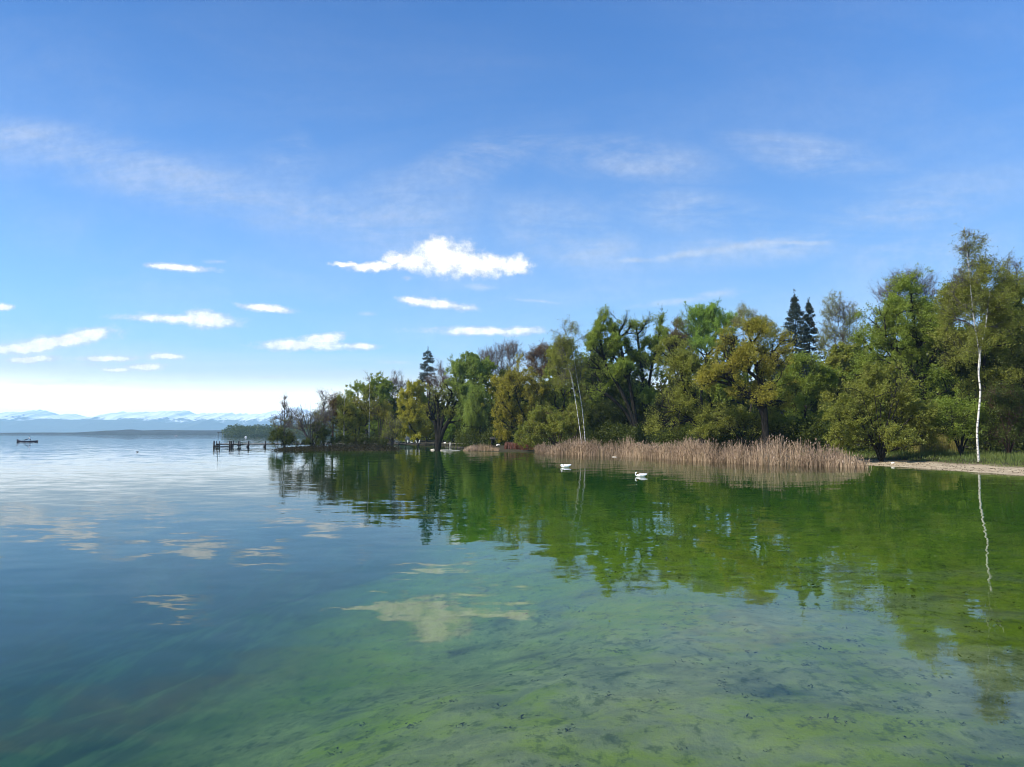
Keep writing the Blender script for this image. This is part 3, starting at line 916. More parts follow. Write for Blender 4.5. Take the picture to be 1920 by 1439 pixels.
make_tree('alder_tree', 'golden brown budding tree with several thin trunks on the spit', 'tree', 109, 668, 136, [(668, 772, 24, 34), (664, 800, 22, 22)], trunk_px=[[(667, 800), (664, 760)], [(674, 800), (678, 765)]],
          root=0.17, npts=300, twigs=5, leaves=7200, leaf=0.11, mat=L_GOLD, bare=0.15)
make_tree('birch_tree', 'tall thin birch with a pale trunk standing free in the spit thicket', 'birch', 110, 692, 135, [(692, 740, 12, 40), (690, 775, 18, 26)], trunk_px=[[(692, 800), (693, 760), (693, 706)]],
          root=0.12, npts=200, twigs=4, leaves=2400, leaf=0.10, mat=L_OLIVE, trunkm=BARK_BIRCH, barkm=BARK_DARK, bare=0.2)
make_tree('alder_tree', 'tan and golden tree with ascending stems right of the thin spit birch', 'tree', 111, 712, 136, [(708, 775, 22, 30), (722, 785, 18, 28)], trunk_px=[[(710, 800), (705, 765)], [(716, 800), (724, 770)], [(713, 805), (714, 760)]],
          root=0.16, npts=320, twigs=5, leaves=6000, leaf=0.11, mat=L_GOLD, barkm=BARK_TAN, bare=0.2)
make_shrub('low tangled bush with bare crooked stems at the right end of the spit', 112, 736, 132, [(738, 800, 18, 26), (728, 822, 16, 16), (745, 818, 12, 14)], 6, (18, 792, 8), root=0.09,
           npts=240, leaves=3300, leaf=0.10, mat=L_OLIVE, barkm=BARK_GREY, bare=0.25)
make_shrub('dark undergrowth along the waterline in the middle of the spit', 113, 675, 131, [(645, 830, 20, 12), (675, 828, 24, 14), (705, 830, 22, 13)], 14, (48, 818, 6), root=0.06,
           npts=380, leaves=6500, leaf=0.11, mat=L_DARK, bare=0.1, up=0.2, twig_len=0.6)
make_tree('willow_tree', 'broad green willow rising behind the spit thicket', 'willow', 114, 690, 186, [(700, 735, 34, 32), (670, 752, 28, 34), (640, 770, 22, 32), (712, 722, 18, 20), (700, 790, 40, 30)],
          root=0.35, npts=560, twigs=5, leaves=24000, leaf=0.17, mat=L_GREEN, bare=0.12)
make_tree('dark_tree', 'dark leafy tree filling the gap between green willow and yellow willow', 'tree', 115, 735, 192, [(733, 760, 26, 40), (745, 790, 20, 40)], root=0.3, npts=420, twigs=6, leaves=14000, leaf=0.16, mat=L_DARK, barkm=BARK_DARK)
make_tree('bare_tree', 'grey leafless tree behind the yellow willow', 'tree', 116, 745, 200, [(748, 722, 24, 24), (728, 735, 20, 24), (765, 730, 16, 24)], root=0.25, npts=420, twigs=7, twig_len=1.2, twig_up=0.5, twig_r=0.016, leaves=500, leaf=0.1, mat=L_BROWN, barkm=BARK_GREY)
make_spruce('lone dark spruce standing above the yellow willow', 117, 801, 205, 654, 790, 25, 0.35, None, 0.42)
make_tree('bare_tree', 'purplish leafless tree to the right of the lone spruce', 'tree', 118, 826, 200, [(828, 705, 20, 28), (840, 725, 24, 30), (815, 730, 20, 30)], root=0.25, npts=420, twigs=8, twig_len=1.1, twig_up=0.4, twig_r=0.017, leaves=700, leaf=0.1, mat=L_BROWN, barkm=BARK_RED)
make_tree('willow_tree', 'bright yellow willow with rounded crown at the inlet', 'willow', 119, 785, 172, [(770, 745, 24, 32), (764, 792, 22, 36), (786, 770, 26, 46), (776, 722, 18, 14), (775, 805, 30, 24)], root=0.3, npts=520, twigs=5,
          leaves=30000, leaf=0.15, mat=L_YGREEN, bare=0.0, droop=0.35, hang=0.5)
make_tree('pollard_willow', 'old dark trunked willow standing in the water with fanning branches', 'willow', 120, 821, 129, [(817, 748, 22, 32), (806, 778, 14, 26), (842, 770, 20, 44), (835, 740, 16, 26)],
          trunk_px=[[(821, 825), (816, 795), (803, 758)], [(823, 822), (822, 780), (820, 735)], [(824, 822), (830, 785), (845, 745)], [(824, 826), (836, 798), (852, 775)]],
          root=0.55, npts=420, twigs=5, twig_r=0.016, leaves=3000, leaf=0.11, mat=L_OLIVE, barkm=BARK_DARK, bare=0.2, droop=0.5, hang=0.4, base_z=-0.2)
make_shrub('bright green low bush on the bank behind the old willow', 121, 850, 165, [(850, 800, 18, 22), (862, 785, 14, 24), (840, 815, 16, 14)], 6, (16, 795, 8, 832), root=0.08, npts=260, leaves=9000, leaf=0.13, mat=L_FRESH)
make_tree('poplar_tree', 'tall fresh green poplar left of the purple bare tree', 'poplar', 122, 872, 158, [(870, 695, 24, 38), (895, 690, 20, 34), (856, 725, 18, 46), (885, 750, 30, 50), (864, 775, 26, 44), (850, 690, 14, 24)], root=0.35, npts=560, twigs=5,
          leaves=36000, leaf=0.15, mat=L_WILLOW, bare=0.0, twig_up=0.6)
make_tree('weeping_willow', 'light green weeping willow hanging down to the bank', 'willow', 123, 897, 146, [(895, 735, 18, 36), (892, 780, 24, 42), (905, 760, 16, 40)], root=0.3, npts=420, twigs=5, leaves=24000, leaf=0.13,
          mat=L_WILLOW, droop=1.0, hang=1.3, aspect=0.35, bare=0.05)
make_tree('bare_tree', 'large purple grey leafless tree rising behind the willows', 'tree', 124, 935, 178, [(935, 668, 38, 44), (915, 685, 24, 34), (962, 672, 24, 34), (940, 700, 40, 40)], root=0.4, npts=800, twigs=8, twig_len=1.3,
          twig_up=0.7, twig_r=0.017, leaves=900, leaf=0.12, mat=L_BROWN, barkm=BARK_GREY, up=0.9)
make_tree('golden_willow', 'rounded golden willow with dark fanning branches near the water', 'willow', 125, 990, 138, [(970, 715, 36, 46), (955, 750, 36, 50), (1000, 740, 28, 50), (975, 790, 40, 36), (945, 810, 20, 22)],
          trunk_px=[[(988, 815), (985, 790), (970, 750)], [(990, 815), (1000, 780), (1008, 735)], [(986, 818), (965, 785), (945, 760)]], root=0.3, npts=640, twigs=5, tip=0.02, leaves=22000, leaf=0.13, mat=L_GOLD, barkm=BARK_DARK,
          bare=0.2, droop=0.2, hang=0.3)
make_tree('bare_tree', 'reddish brown bare crown between golden willow and olive tree', 'tree', 126, 1015, 165, [(1012, 668, 26, 28), (1030, 690, 22, 40), (1000, 690, 20, 36)], root=0.3, npts=560, twigs=8, twig_len=1.0, twig_r=0.018, leaves=6000,
          leaf=0.13, mat=L_BROWN, barkm=BARK_RED)
make_tree('olive_tree_crown', 'dense olive brown tree behind the leaning twin birches', 'tree', 127, 1058, 140, [(1060, 690, 38, 50), (1045, 740, 34, 50), (1080, 720, 26, 56), (1055, 660, 24, 28)], root=0.35, npts=640, twigs=5,
          leaves=27000, leaf=0.15, mat=L_OLIVE, bare=0.08)
make_tree('birch_tree', 'taller of the two leaning birches with thin bare top', 'birch', 128, 1099, 104, [(1070, 625, 26, 34), (1060, 655, 24, 30), (1078, 690, 22, 34)],
          trunk_px=[[(1092, 770), (1082, 710), (1073, 650), (1070, 605)]], root=0.08, npts=260, twigs=5, twig_len=0.9, twig_up=0.0, droop=0.25, leaves=3800, leaf=0.085, mat=L_OLIVE, trunkm=BARK_BIRCH, barkm=BARK_GREY, bare=0.1, up=0.5)
make_tree('birch_tree', 'shorter of the two leaning birches with a forked white trunk', 'birch', 129, 1093, 103.5, [(1055, 670, 18, 34), (1060, 705, 18, 30)],
          trunk_px=[[(1082, 770), (1072, 715), (1063, 675), (1050, 640)], [(1082, 770), (1070, 700), (1056, 692)]], root=0.07, npts=160, twigs=5, twig_len=0.8, droop=0.25, leaves=2600, leaf=0.085, mat=L_OLIVE, trunkm=BARK_BIRCH, barkm=BARK_GREY, bare=0.1)
make_shrub('wide olive grey shrub behind the left end of the reeds', 130, 1045, 112, [(1045, 790, 44, 34), (1010, 815, 36, 26), (1080, 805, 26, 34), (985, 826, 24, 16)], 10, (50, 790, 12, 842), root=0.1, npts=620, leaves=22000,
           leaf=0.115, mat=L_OLIVE, barkm=BARK_RED, bare=0.15, twig_len=0.8)
make_tree('poplar_tree', 'big leaning green poplar with ragged upright shoots against the sky', 'poplar', 131, 1198, 116, [(1125, 620, 26, 32), (1160, 640, 30, 44), (1135, 590, 14, 14), (1115, 680, 24, 44), (1150, 705, 40, 40), (1115, 740, 24, 34), (1180, 620, 12, 34)],
          trunk_px=[[(1185, 780), (1160, 725), (1135, 680), (1120, 610)], [(1190, 775), (1180, 720), (1165, 655), (1158, 600)], [(1180, 785), (1150, 750), (1112, 725)]],
          root=0.42, npts=760, twigs=5, tip=0.024, leaves=19000, leaf=0.13, mat=L_GREEN, barkm=BARK_DARK, bare=0.34, twig_up=0.6, lobe=0.27)
make_tree('poplar_tree', 'upright green poplar with tall bare tipped shoots right of the leaning one', 'poplar', 132, 1212, 118, [(1205, 620, 22, 36), (1215, 600, 10, 18), (1190, 660, 26, 40), (1235, 640, 20, 40), (1225, 690, 30, 40), (1200, 730, 34, 40), (1240, 600, 8, 22)],
          trunk_px=[[(1208, 770), (1204, 700), (1196, 640), (1190, 588)], [(1212, 770), (1220, 700), (1232, 650), (1242, 588)]], root=0.36, npts=680, twigs=5, tip=0.024, leaves=16000, leaf=0.13, mat=L_GREEN, barkm=BARK_DARK, bare=0.28, top_bare=0.25, twig_up=0.7, lobe=0.26)
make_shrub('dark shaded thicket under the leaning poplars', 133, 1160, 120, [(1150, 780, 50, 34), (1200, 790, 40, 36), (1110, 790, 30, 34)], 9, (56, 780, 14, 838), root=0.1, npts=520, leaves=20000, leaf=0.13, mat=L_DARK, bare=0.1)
make_tree('dark_limbed_tree', 'dark crooked tree with heavy low limbs beside the golden maple', 'tree', 134, 1318, 92, [(1275, 690, 46, 48), (1290, 740, 50, 40), (1245, 790, 34, 32), (1310, 790, 40, 36), (1265, 650, 24, 30)],
          trunk_px=[[(1315, 800), (1300, 740), (1262, 680), (1232, 655)], [(1312, 790), (1298, 730), (1276, 675), (1278, 630)], [(1305, 800), (1275, 775), (1230, 758)], [(1320, 790), (1345, 745)]],
          root=0.38, npts=760, twigs=5, tip=0.022, leaves=14500, leaf=0.115, mat=L_OLIVE, barkm=BARK_DARK, bare=0.32)
make_tree('bare_tree', 'thin bare brown crown standing behind the dark crooked tree', 'tree', 135, 1275, 122, [(1275, 640, 30, 40), (1258, 660, 20, 40)], root=0.25, npts=480, twigs=6, twig_len=1.0, twig_r=0.014, twig_up=0.6, leaves=2600, leaf=0.11, mat=L_BROWN, barkm=BARK_RED)
make_tree('poplar_tree', 'tall bright green rounded crown rising behind the golden maple', 'tree', 136, 1325, 135, [(1298, 614, 36, 42), (1346, 610, 36, 40), (1325, 592, 38, 24), (1330, 650, 56, 46), (1322, 620, 40, 40)], root=0.4, npts=720, twigs=5,
          leaves=30000, leaf=0.14, mat=L_FRESH, bare=0.06, twig_up=0.9, aspect=0.45)
make_tree('pale_tree', 'pale yellowish feathery tree top behind the golden maple', 'tree', 137, 1410, 130, [(1405, 610, 30, 30), (1395, 590, 14, 16), (1440, 625, 24, 28)], root=0.25, npts=380, twigs=6, twig_up=0.7, leaves=6500, leaf=0.11, mat=L_PALE, barkm=BARK_TAN, bare=0.15)
make_tree('golden_maple', 'golden leaved spreading tree with thick dark trunk behind the reeds', 'tree', 138, 1437, 84, [(1400, 650, 50, 40), (1370, 690, 48, 40), (1440, 690, 44, 44), (1340, 710, 36, 26), (1415, 620, 28, 24), (1420, 745, 70, 34), (1460, 650, 22, 36)],
          trunk_px=[[(1434, 790), (1428, 730), (1418, 690), (1408, 640)], [(1430, 735), (1400, 695), (1350, 682)], [(1431, 780), (1400, 735), (1345, 715)], [(1428, 710), (1445, 670), (1450, 640)]],
          root=0.40, npts=820, twigs=5, tip=0.022, leaves=21000, leaf=0.105, mat=L_GOLD, barkm=BARK_DARK, bare=0.32)
make_shrub('olive green underwood beneath the golden maple', 139, 1400, 88, [(1390, 790, 50, 30), (1340, 800, 34, 30), (1450, 795, 40, 30)], 8, (64, 785, 12, 838), root=0.09, npts=520, leaves=17000, leaf=0.11, mat=L_OLIVE, bare=0.15)
make_spruce('taller and bushier of the two dark spruces', 140, 1497, 122, 552, 720, 46)
make_spruce('smaller spruce leaning on the right side of the taller one', 141, 1523, 124, 564, 720, 34, 0.15)
make_tree('bare_tree', 'grey green feathery half bare tree right of the spruces', 'tree', 142, 1575, 120, [(1570, 600, 40, 46), (1595, 610, 32, 44), (1555, 640, 30, 44), (1590, 650, 40, 40)], root=0.3, npts=760, twigs=6, twig_len=1.0, twig_r=0.013, leaves=7000, leaf=0.10, mat=L_PALE, barkm=BARK_GREY, bare=0.2)
make_tree('green_tree', 'mid green leafy tree below the spruces', 'tree', 143, 1510, 92, [(1500, 690, 36, 40), (1530, 720, 36, 50), (1485, 750, 36, 50), (1515, 790, 46, 40)], root=0.25, npts=620, twigs=5, leaves=25000, leaf=0.115, mat=L_GREEN, bare=0.18)
make_shrub('large domed olive willow shrub at the right end of the reeds', 144, 1650, 68, [(1640, 745, 64, 50), (1600, 790, 46, 44), (1690, 780, 52, 50), (1640, 820, 74, 30), (1720, 820, 34, 30), (1660, 700, 36, 24)], 14, (70, 740, 24, 866), root=0.14,
           npts=900, leaves=42000, leaf=0.085, mat=L_OLIVE, barkm=BARK_DARK, bare=0.16, twig_len=0.7, spread=0.16)
make_tree('green_tree', 'big layered green tree left of the tall birch', 'tree', 145, 1736, 82, [(1705, 560, 36, 44), (1690, 620, 56, 40), (1640, 640, 34, 32), (1740, 640, 40, 44), (1700, 530, 22, 26), (1700, 690, 70, 40), (1740, 730, 50, 50), (1655, 600, 34, 36), (1745, 595, 40, 50), (1665, 680, 56, 46), (1705, 620, 60, 56), (1715, 588, 50, 34, 1.4)],
          trunk_px=[[(1736, 770), (1730, 700), (1716, 620), (1706, 545)], [(1734, 740), (1700, 680), (1660, 640)], [(1734, 720), (1752, 660)]], root=0.36, npts=860, twigs=5, tip=0.022, leaves=36000, leaf=0.105, mat=L_GREEN, barkm=BARK_DARK, bare=0.18)
make_tree('bare_tree', 'bare twiggy crown behind the big layered green tree', 'tree', 146, 1690, 104, [(1675, 555, 36, 40), (1715, 530, 40, 34), (1735, 560, 26, 36)], root=0.3, npts=700, twigs=6, twig_len=1.0, twig_up=0.5, twig_r=0.012, leaves=800, leaf=0.09, mat=L_BROWN, barkm=BARK_GREY)
make_tree('birch_tree', 'tall white birch with a forked trunk standing alone by the beach', 'birch', 147, 1833, 61, [(1825, 470, 30, 44), (1810, 520, 34, 40), (1850, 500, 38, 44), (1880, 520, 30, 36), (1810, 440, 14, 18), (1850, 570, 44, 40), (1795, 590, 26, 50), (1885, 600, 34, 50), (1835, 640, 30, 40, 0.6)],
          trunk_px=[[(1832, 815), (1835, 775), (1838, 735), (1835, 700), (1837, 668), (1826, 600), (1817, 510), (1808, 425)], [(1832, 815), (1835, 775), (1838, 735), (1835, 700), (1837, 668), (1848, 610), (1856, 545)]], root=0.092, npts=760, twigs=5, twig_len=0.75, twig_up=0.0, droop=0.3,
          twig_r=0.008, leaves=21000, leaf=0.065, mat=L_OLIVE, trunkm=BARK_BIRCH, barkm=BARK_GREY, bare=0.12, up=0.35, spread=0.14, top_bare=0.25)
make_tree('green_tree', 'yellow green leafy tree directly behind the tall birch', 'tree', 148, 1850, 74, [(1810, 570, 44, 44), (1870, 560, 44, 44), (1840, 640, 66, 46), (1900, 640, 36, 60), (1800, 660, 36, 40), (1870, 720, 60, 50)], root=0.3, npts=860, twigs=5,
          leaves=34000, leaf=0.10, mat=L_OLIVE, barkm=BARK_DARK, bare=0.15)
make_tree('bare_tree', 'tall grey bare tree at the right edge of the wood', 'tree', 149, 1915, 80, [(1900, 510, 24, 34), (1925, 530, 40, 50), (1930, 600, 40, 60)], root=0.28, npts=560, twigs=5, twig_len=0.8, twig_r=0.009, leaves=5000, leaf=0.085, mat=L_OLIVE, barkm=BARK_GREY, bare=0.2)
make_shrub('bright yellow green bush behind the reeds left of the tall birch', 150, 1800, 67, [(1795, 780, 44, 34), (1830, 800, 34, 30), (1770, 800, 26, 26)], 8, (40, 780, 14, 850), root=0.09, npts=480, leaves=17000, leaf=0.085, mat=L_GREEN, bare=0.15)
make_shrub('dark shaded twiggy thicket right of the tall birch', 151, 1890, 66, [(1885, 770, 40, 50), (1930, 780, 40, 56), (1870, 820, 36, 26)], 10, (44, 770, 16, 850), root=0.09, npts=560, leaves=15000, leaf=0.085, mat=L_DARK, barkm=BARK_RED, bare=0.0)
make_tree('dark_tree', 'dark green tree at the right frame edge behind the thicket', 'tree', 152, 1935, 72, [(1930, 680, 50, 60), (1960, 620, 60, 80), (1940, 760, 60, 50)], root=0.3, npts=600, twigs=5, leaves=20000, leaf=0.10, mat=L_DARK, bare=0.1)

# deeper in the wood: crowns that close the gaps between the front trees
DEEP = [(1832, 88, 655, 40, 46), (1742, 96, 650, 46, 52), (1585, 112, 692, 40, 50), (905, 172, 725, 40, 64), (955, 168, 740, 46, 60), (1130, 145, 690, 40, 60), (1000, 170, 760, 60, 60), (1085, 160, 740, 60, 80), (1150, 150, 730, 60, 90), (1240, 150, 720, 60, 90), (1310, 145, 720, 70, 95), (1390, 140, 720, 70, 95),
        (1470, 135, 730, 66, 85), (1545, 128, 730, 60, 85), (1612, 112, 715, 64, 92), (1680, 108, 730, 66, 90), (1760, 100, 720, 70, 110), (1850, 98, 700, 80, 130),
        (1930, 96, 690, 80, 140), (935, 180, 770, 40, 50), (880, 185, 775, 36, 46), (830, 190, 780, 34, 40), (760, 205, 785, 30, 36), (690, 210, 790, 44, 30)]
for q, (px, D, cy, rx, ry) in enumerate(DEEP):
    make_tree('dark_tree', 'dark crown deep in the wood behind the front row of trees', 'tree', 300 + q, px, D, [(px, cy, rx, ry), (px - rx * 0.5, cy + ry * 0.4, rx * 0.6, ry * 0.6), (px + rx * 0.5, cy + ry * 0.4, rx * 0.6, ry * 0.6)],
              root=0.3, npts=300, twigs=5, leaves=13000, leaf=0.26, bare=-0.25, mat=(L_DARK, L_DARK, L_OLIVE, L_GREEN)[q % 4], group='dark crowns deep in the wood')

# the wood behind everything: one closed mass of foliage that stops the light
def wood_mass(name, label, path, width, hgt, n, leaf, mat, seed, zbase=None):
    rng = np.random.RandomState(seed)
    P = np.asarray(path, dtype=float)
    seg = np.linalg.norm(np.diff(P, axis=0), axis=1); cum = np.concatenate(([0], np.cumsum(seg)))
    t = rng.rand(n) * cum[-1]
    x = np.interp(t, cum, P[:, 0]); y = np.interp(t, cum, P[:, 1])
    q = rng.rand(n) * 2 - 1
    y = y + q * width; x = x + rng.normal(size=n) * 0.4
    top = hgt * (0.62 + 0.55 * vnoise(x + 900, y + 900, hgt * 0.45, seed) + 0.18 * vnoise(x + 900, y + 900, hgt * 0.16, seed + 1)) * np.sqrt(np.clip(1.02 - q * q * 0.8, 0.05, 1))
    z0 = ground_z(x, y)[0] if zbase is None else np.full(n, zbase)
    f = 1 - rng.rand(n) ** 1.6
    C = np.stack([x, y, z0 + top * np.maximum(f, 0.02)], 1)
    V, F, T, tn = leaf_quads(C, leaf * rng.uniform(0.6, 1.3, n), rng, np.clip(vnoise(x + 900, y + C[:, 2], hgt * 0.3, seed + 2) * 0.6 + 0.4 * rng.rand(n), 0, 1), aspect=0.75)
    o = mesh_np(name, V, F, T, mat, attr={'tint': tn})
    return tag(o, label, 'woodland', None, 'stuff')

def px_path(items):
    return [(at(px, 813, D)[0], D) for px, D in items]

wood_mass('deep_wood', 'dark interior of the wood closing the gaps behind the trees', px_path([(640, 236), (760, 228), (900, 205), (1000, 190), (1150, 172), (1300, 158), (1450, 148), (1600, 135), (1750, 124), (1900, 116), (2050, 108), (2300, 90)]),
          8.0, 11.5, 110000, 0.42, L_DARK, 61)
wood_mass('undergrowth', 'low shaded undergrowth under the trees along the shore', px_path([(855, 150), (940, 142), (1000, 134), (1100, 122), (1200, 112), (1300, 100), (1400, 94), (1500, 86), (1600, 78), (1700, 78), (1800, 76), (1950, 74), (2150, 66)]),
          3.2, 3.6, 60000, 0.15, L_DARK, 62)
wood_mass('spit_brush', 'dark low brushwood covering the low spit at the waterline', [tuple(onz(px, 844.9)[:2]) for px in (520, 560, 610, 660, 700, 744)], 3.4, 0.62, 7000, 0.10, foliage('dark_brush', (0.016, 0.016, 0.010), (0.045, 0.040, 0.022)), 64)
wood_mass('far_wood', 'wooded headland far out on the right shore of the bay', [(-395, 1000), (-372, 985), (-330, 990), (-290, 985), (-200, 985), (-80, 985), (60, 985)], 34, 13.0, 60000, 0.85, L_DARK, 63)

# ------------------------------------------------------------------ reeds and grass
def ribbons(name, label, cat, X, Y, Z, H, wid, lean, mat, seed, plume=0.0, kind='stuff'):
    rng = np.random.RandomState(seed)
    n = len(X)
    P0 = np.stack([X, Y, Z], 1)
    a = rng.rand(n) * 2 * math.pi
    dirv = np.stack([np.cos(a), np.sin(a), np.zeros(n)], 1)
    ln = np.abs(rng.normal(size=n)) * lean * H
    P1 = P0 + dirv * (ln * 0.3)[:, None] + np.array([0, 0, 1.0]) * (H * 0.55)[:, None]
    P2 = P0 + dirv * ln[:, None] + np.array([0, 0, 1.0]) * (H * np.clip(1 - 0.4 * (ln / H), 0.4, 1))[:, None]
    b = rng.rand(n) * math.pi
    w = np.stack([np.cos(b), np.sin(b), np.zeros(n)], 1) * wid
    V = np.stack([P0 - w, P0 + w, P1 - w * 0.9, P1 + w * 0.9, P2 - w * 0.35, P2 + w * 0.35], 1).reshape(-1, 3)
    base = (np.arange(n) * 6)[:, None]
    F = np.concatenate([base + [0, 1, 3, 2], base + [2, 3, 5, 4]], 1).reshape(-1)
    T = np.full(2 * n, 4)
    tint = np.clip(0.75 * vnoise(X + 900, Y + 900, 2.2, seed) + 0.75 * rng.rand(n) - 0.25, 0, 1)
    tn = np.repeat(tint, 6)
    parts = [(V, F, T)]
    tns = [tn]
    if plume:
        k = np.where(rng.rand(n) < 0.40)[0]
        u = unit(P2[k] - P1[k]) + rng.normal(size=(len(k), 3)) * 0.15
        s = plume * rng.uniform(0.6, 1.3, len(k))[:, None]
        ww = unit(np.cross(u, rng.normal(size=(len(k), 3)))) * 0.045
        C = P2[k]
        Vp = np.stack([C - u * s * 0.2, C - ww + u * s * 0.3, C + u * s, C + ww + u * s * 0.3], 1).reshape(-1, 3)
        parts.append((Vp, np.arange(len(Vp)), np.full(len(k), 4))); tns.append(np.repeat(tint[k] * 0.4, 4))
    V, F, T = join(parts)
    o = mesh_np(name, V, F, T, mat, attr={'tint': np.concatenate(tns)})
    return tag(o, label, cat, None, kind)

def band(front_px, depth, n, seed, d0=0.0):
    """points in a strip that starts at the given waterline and runs back from it"""
    rng = np.random.RandomState(seed)
    F = np.array([onz(*p)[:2] for p in front_px])
    seg = np.linalg.norm(np.diff(F, axis=0), axis=1); cum = np.concatenate(([0], np.cumsum(seg)))
    t = rng.rand(n) * cum[-1]
    x = np.interp(t, cum, F[:, 0]); y = np.interp(t, cum, F[:, 1])
    q = rng.rand(n)
    wob = (vnoise(x + 900, y * 0 + 40, 3.5, seed) - 0.5) * 3.4 + (vnoise(x + 900, y * 0 + 40, 1.1, seed + 1) - 0.5) * 1.4
    y2 = y + d0 + q * depth + wob * (1 - q) + np.where(rng.rand(n) < 0.03, -rng.rand(n) * 1.2, 0)
    return x, y2, q, t / cum[-1], rng

x, y, q, t, rng = band([(1005, 850), (1050, 853), (1110, 856), (1200, 859), (1300, 865), (1400, 871), (1500, 874.5), (1600, 877.5), (1643, 878.5)], 6.5, 24000, 71)
h = (0.85 + 1.4 * np.clip(t * 4.0, 0, 1)) * rng.uniform(0.45, 1.12, len(x)) ** 0.8 * (0.72 + 0.5 * vnoise(x + 900, y, 2.6, 5)) * (0.55 + 0.45 * np.clip(q * 2.2, 0, 1))
keep = rng.rand(len(x)) < 0.12 + 1.0 * vnoise(x + 500, y, 1.3, 9) ** 1.4
h = h * (0.76 + 0.40 * vnoise(x + 700, y, 0.9, 15)) * np.clip((1 - t) * 40, 0.6, 1)
x, y, h = x[keep], y[keep], h[keep]
ribbons('reed_belt', 'belt of tall dry tan reeds standing in the water along the shore', 'reeds', x, y, np.maximum(ground_z(x, y)[0], -0.5), h + 0.2, 0.020, 0.22, L_REED, 71, 0.20)
x, y, q, t, rng = band([(868, 845.2), (905, 846.5), (935, 847)], 4.0, 1500, 72)
ribbons('reed_patch', 'low rusty tan reeds on the bank right of the old willow', 'reeds', x, y, np.maximum(ground_z(x, y)[0], -0.2), rng.uniform(0.2, 1.2, len(x)) * (0.25 + 0.75 * np.sin(math.pi * np.clip(t, 0.01, 0.99)) ** 0.7) * (0.4 + 0.9 * vnoise(x + 900, y, 1.2, 8)), 0.022, 0.4, L_REED, 72, 0.1)
x, y, q, t, rng = band([(945, 846), (1000, 847)], 2.6, 2600, 73)
ribbons('red_shoots', 'low dark red shoots at the waterline left of the reed belt', 'shoots', x, y, np.maximum(ground_z(x, y)[0], -0.1), rng.uniform(0.4, 1.2, len(x)), 0.03, 0.35, L_RUSTY, 73)
x, y, q, t, rng = band([(1735, 867), (1780, 868), (1838, 868.5)], 4.0, 2600, 74, 2.0)
ribbons('greening_reeds', 'olive yellow reeds behind the grass left of the tall birch', 'reeds', x, y, np.maximum(ground_z(x, y)[0], -0.1), rng.uniform(1.0, 2.5, len(x)), 0.020, 0.14, L_REEDG, 74)
# grass on the bank behind the beach
rng = np.random.RandomState(75)
X = rng.uniform(28, 75, 90000); Y = rng.uniform(38, 80, 90000)
Z, S = ground_z(X, Y)
lim = 2.9 + 2.4 * vnoise(X + 900, Y, 2.2, 77) - 1.2 * sstep(37, 41, X)
k = (S > lim) & (S < 16)
X, Y, Z, S = X[k], Y[k], Z[k], S[k]
ribbons('bank_grass', 'green grass growing on the bank above the gravel beach', 'grass', X, Y, Z - 0.02, (0.12 + 0.32 * np.clip((S - 4) / 6, 0, 1)) * rng.uniform(0.5, 1.5, len(X)), 0.014, 0.35, L_GRASS, 75)
# wrack and pebbles along the beach
rng = np.random.RandomState(79)
X = rng.uniform(29, 60, 60000); Y = rng.uniform(38, 72, 60000)
Z, S = ground_z(X, Y)
S = S + (vnoise(X + 900, Y, 2.5, 80) - 0.5) * 0.7
k = (np.abs(S - 1.0) < 0.10) | ((np.abs(S - 2.1) < 0.16) & (rng.rand(len(S)) < 0.7)) | ((S > 0.1) & (S < 4.5) & (rng.rand(len(S)) < 0.12))
C = np.stack([X, Y, Z + 0.015], 1)[k]
V, F, T, tn = leaf_quads(C, rng.uniform(0.02, 0.075, len(C)), rng, rng.rand(len(C)), flat=0.7, aspect=0.5)
tag(mesh_np('beach_wrack', V, F, T, foliage('washed_up_litter', (0.05, 0.036, 0.024), (0.17, 0.13, 0.09), 0.05, 0.0), attr={'tint': tn}), 'dark washed up litter strewn in lines over the gravel beach', 'litter', None, 'stuff')
# litter and weed tufts lying on the shallow lake bed
rng = np.random.RandomState(76)
n = 11000
X = rng.uniform(-4, 26, n); Y = rng.uniform(4.5, 34, n)
k = rng.rand(n) < 0.25 + 1.1 * (vnoise(X + 900, Y, 1.8, 78) - 0.25)
X, Y = X[k], Y[k]
Z = ground_z(X, Y)[0]
k = (Z > -1.6) & (Z < -0.3); X, Y, Z = X[k], Y[k], Z[k]
m = 9
C = np.repeat(np.stack([X, Y, Z], 1), m, 0); sz = np.repeat(np.abs(rng.normal(size=len(X))) .clip(0, 2.2) ** 1.6 * 0.012 + 0.007, m)
C = C + rng.normal(size=C.shape) * np.stack([sz * 1.6, sz, sz * 0.35], 1); C[:, 2] += sz * 0.3
V, F, T, tn = leaf_quads(C, sz * rng.uniform(0.5, 1.1, len(C)), rng, rng.rand(len(C)), flat=0.7, aspect=0.35)
L_LITTER = foliage('sunken_litter', (0.060, 0.085, 0.026), (0.13, 0.16, 0.055), 0.05, 0.0)
tag(mesh_np('sunken_litter', V, F, T, L_LITTER, attr={'tint': tn}), 'dark tufts of weed and leaf litter on the shallow lake bed', 'litter', None, 'stuff')

